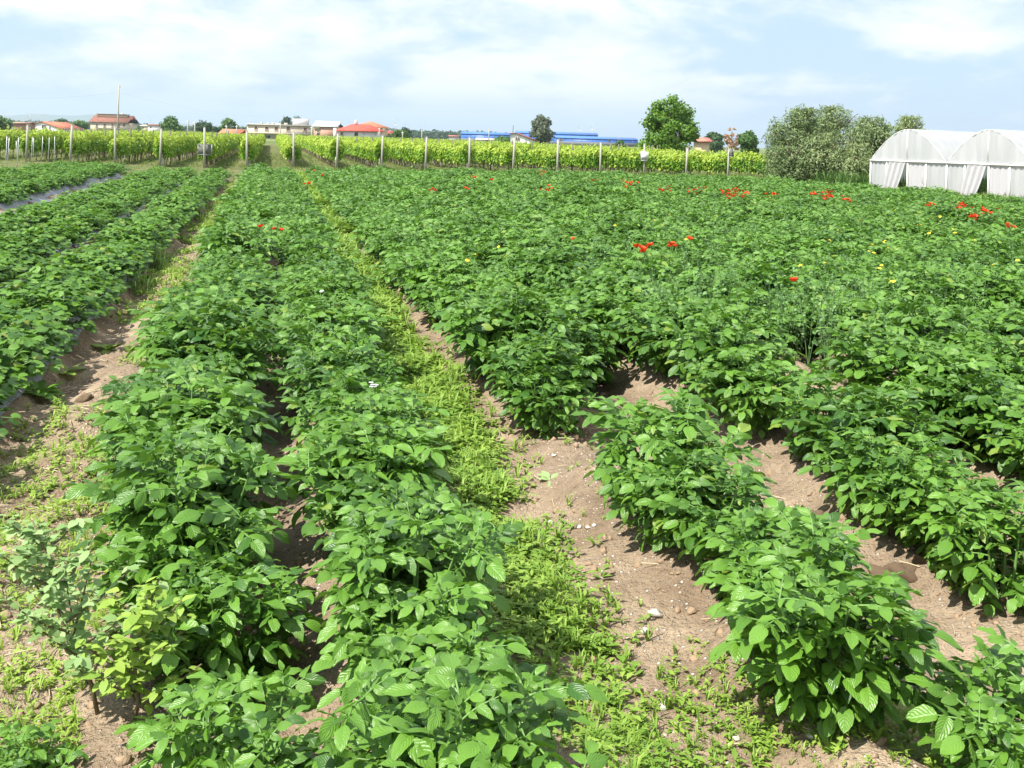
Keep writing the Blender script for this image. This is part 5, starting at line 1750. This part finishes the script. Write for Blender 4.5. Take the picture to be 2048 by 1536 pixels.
def stones():
    def rock(seed, sub=2, rough=.22):
        r = np.random.default_rng(seed)
        import bmesh
        bm = bmesh.new(); bmesh.ops.create_icosphere(bm, subdivisions=sub, radius=1)
        ph = r.uniform(0, 6.28, (5, 3)); fr = r.uniform(1, 4, (5, 3))
        sc = np.array([1, r.uniform(.65, .9), r.uniform(.5, .7)])
        v = np.array([list(q.co) for q in bm.verts])
        k = 1 + rough * sum(np.sin(v[:, 0] * fr[i, 0] + ph[i, 0]) * np.sin(v[:, 1] * fr[i, 1] + ph[i, 1]) * np.sin(v[:, 2] * fr[i, 2] + ph[i, 2]) for i in range(5))
        v = v * k[:, None] * sc
        t = np.array([[q.index for q in f.verts] for f in bm.faces]); bm.free()
        return v, np.zeros((0, 4), int), t, np.zeros((len(v), 2))
    rocks = [rock(i) for i in range(4)]
    me = [MB().add(*b).mesh('stone', M['stone']) for b in rocks]
    big = [(1310, 1238, .024, 'white stone at the foot of the third potato row, larger of two'), (1290, 1262, .018, 'white stone beside the larger one at the third potato row'), (1101, 1030, .018, 'white stone at the edge of the weedy furrow'), (1158, 1056, .015, 'round pale stone on the slope of the third row, upper of three'),
           (1176, 1063, .013, 'round pale stone on the slope of the third row, middle of three'), (1188, 1064, .012, 'round pale stone on the slope of the third row, last of three'), (1330, 1402, .017, 'pinkish stone half sunk in the soil at the front'), (1472, 1466, .013, 'pale stone on the open soil near the bottom edge'),
           (1622, 1512, .016, 'pale stone among the grey-green weed patch'), (1836, 1182, .016, 'flat pale stone on the soil right of the third row'), (1228, 1497, .010, 'small pale stone at the bottom of the weedy furrow'), (2020, 1315, .016, 'pale stone at the right edge of the open soil'),
           (1108, 911, .014, 'pale stone on the bare patch of the third row'), (1225, 891, .012, 'rounded stone at the back of the bare patch'), (70, 1160, .013, 'pale stone on the bare soil at the left edge'), (78, 1180, .015, 'larger pale stone on the bare soil at the left edge')]
    for i, (px, py, sz, lab) in enumerate(big):
        X, Y = ground(px, py, .06); s, t = st(X, Y)
        tag(link('stone', me[i % 4], loc=(X, Y, float(zground(s, t)) + sz * .3), rot=(0, 0, i * 1.7), scale=sz), lab, 'stone', 'pale stones on the soil')
    cl = [MB().add(*rock(30 + i, 3, .25)).mesh('soil_clod', M['clod']) for i in range(3)]
    for i, (px, py, sz, lab) in enumerate([(1800, 1112, .07, 'big brown soil clod right of the third potato row'), (1765, 1108, .05, 'smaller soil clod beside the big one'), (1632, 1018, .05, 'soil clod in the furrow behind the third row'), (1845, 1105, .04, 'soil clod close to the fourth row plants'),
                                           (700, 1500, .05, 'soil clod in the shade between the first two rows'), (1145, 876, .05, 'clod at the foot of the plant behind the bare patch'), (320, 672, .05, 'dark clod on the path'), (330, 560, .06, 'dark clod on the path by the grass tuft'), (170, 805, .05, 'dark clod on the path near the leafy clump')]):
        X, Y = ground(px, py, .06); s, t = st(X, Y)
        tag(link('soil_clod', cl[i % 3], loc=(X, Y, float(zground(s, t)) + sz * .1), rot=(0, 0, i * 2.1), scale=sz), lab, 'soil clod', 'soil clods')
    small = [rock(60 + i, 1, .25) for i in range(5)]
    n = 5200
    s = 1.5 + 9 * rng.random(n) ** 1.5; t = rng.uniform(-1.4, 5, n)
    k = fbm(s, t, 1.3, 8) > -.2
    s, t = s[k], t[k]
    spread('pebbles', small, s, t, .0022 + .007 * rng.random(len(s)) ** 3, M['pebble'], 'small pebbles scattered over the soil', 'pebbles')
    # crumbs of soil
    n = 9000
    s = 1.5 + 10 * rng.random(n) ** 1.5; t = rng.uniform(-1.4, 5, n)
    spread('soil_crumbs', [rock(80 + i, 1, .4) for i in range(4)], s, t, .003 + .022 * rng.random(n) ** 3.5, M['clod'], 'crumbs of soil lying on the furrows', 'soil crumbs')
    # straw bits
    mb = MB(); mb.tube([[-.5, 0, 0], [0, .02, .03], [.5, 0, 0]], .03, 3, cap=False)
    n = 1800
    s = 1.5 + 12 * rng.random(n) ** 1.4; t = np.where(rng.random(n) < .6, rng.uniform(-1.3, -.45, n), rng.uniform(.6, 4, n))
    spread('straw_bits', [mb.data()], s, t, rng.uniform(.03, .10, n), plain('straw', (0.50, 0.42, 0.28), .8, .2, .2), 'dry straw bits on the path and furrows', 'straw', .008)
stones()

# plot with pale leafy plants left of the beds
def cabbage_plot():
    r = np.random.default_rng(31)
    mb = MB()
    for k in range(16):
        az = k * 2.4; el = .25 + .06 * k * .6
        dv = np.array([math.cos(az) * math.cos(el), math.sin(az) * math.cos(el), math.sin(el)]); l = r.uniform(.14, .22)
        mb.many(blade(l, l * .75, [.25, .9, 1, .6, .1], [0, .35, .65, .9, 1], 3, .3, .25, .05, k), [mat4([0, 0, .02], frame_from(dv, np.array([0, 0, 1.])))])
    me = mb.mesh('leafy_plant', leaf_material('pale_leaf', (0.10, 0.17, 0.09), (0.26, 0.34, 0.22), (0.3, 0.4, 0.2), .2, .5, .3))
    n = 0
    for i in range(9):
        for j in range(9):
            s = 30 + j * 1.15 + r.normal(0, .1); t = -8.4 - i * .9 + r.normal(0, .1)
            X, Y = xy(s, t)
            px, py = project(X, Y, .1)
            if px < -40 or Y > 44: continue
            n += 1
            tag(link('leafy_plant', me, loc=(X, Y, float(zground(s, t))), rot=(0, 0, r.uniform(0, 6)), scale=r.uniform(.8, 1.2)),
                'pale leafy vegetable plant, %s along the %s row beyond the strawberry beds' % (ordinal(j + 1), ordinal(i + 1)), 'vegetable plant', 'pale vegetable plants')
cabbage_plot()

# ------------------------------------------------------------------ air
def haze():
    mb = MB(); mb.box((0, 0, 140), (23000, 23000, 284))
    t = NT('haze_air')
    v = t.N('ShaderNodeVolumePrincipled', {'Color': (0.72, 0.88, 1.0, 1), 'Density': 0.00016, 'Anisotropy': 0.2})
    t.l.new(v.outputs[0], t.out.inputs['Volume'])
    o = link('haze', mb.mesh('haze', t.m, False))
    tag(o, 'thin pale summer haze over the plain', 'haze', kind='stuff')
haze()
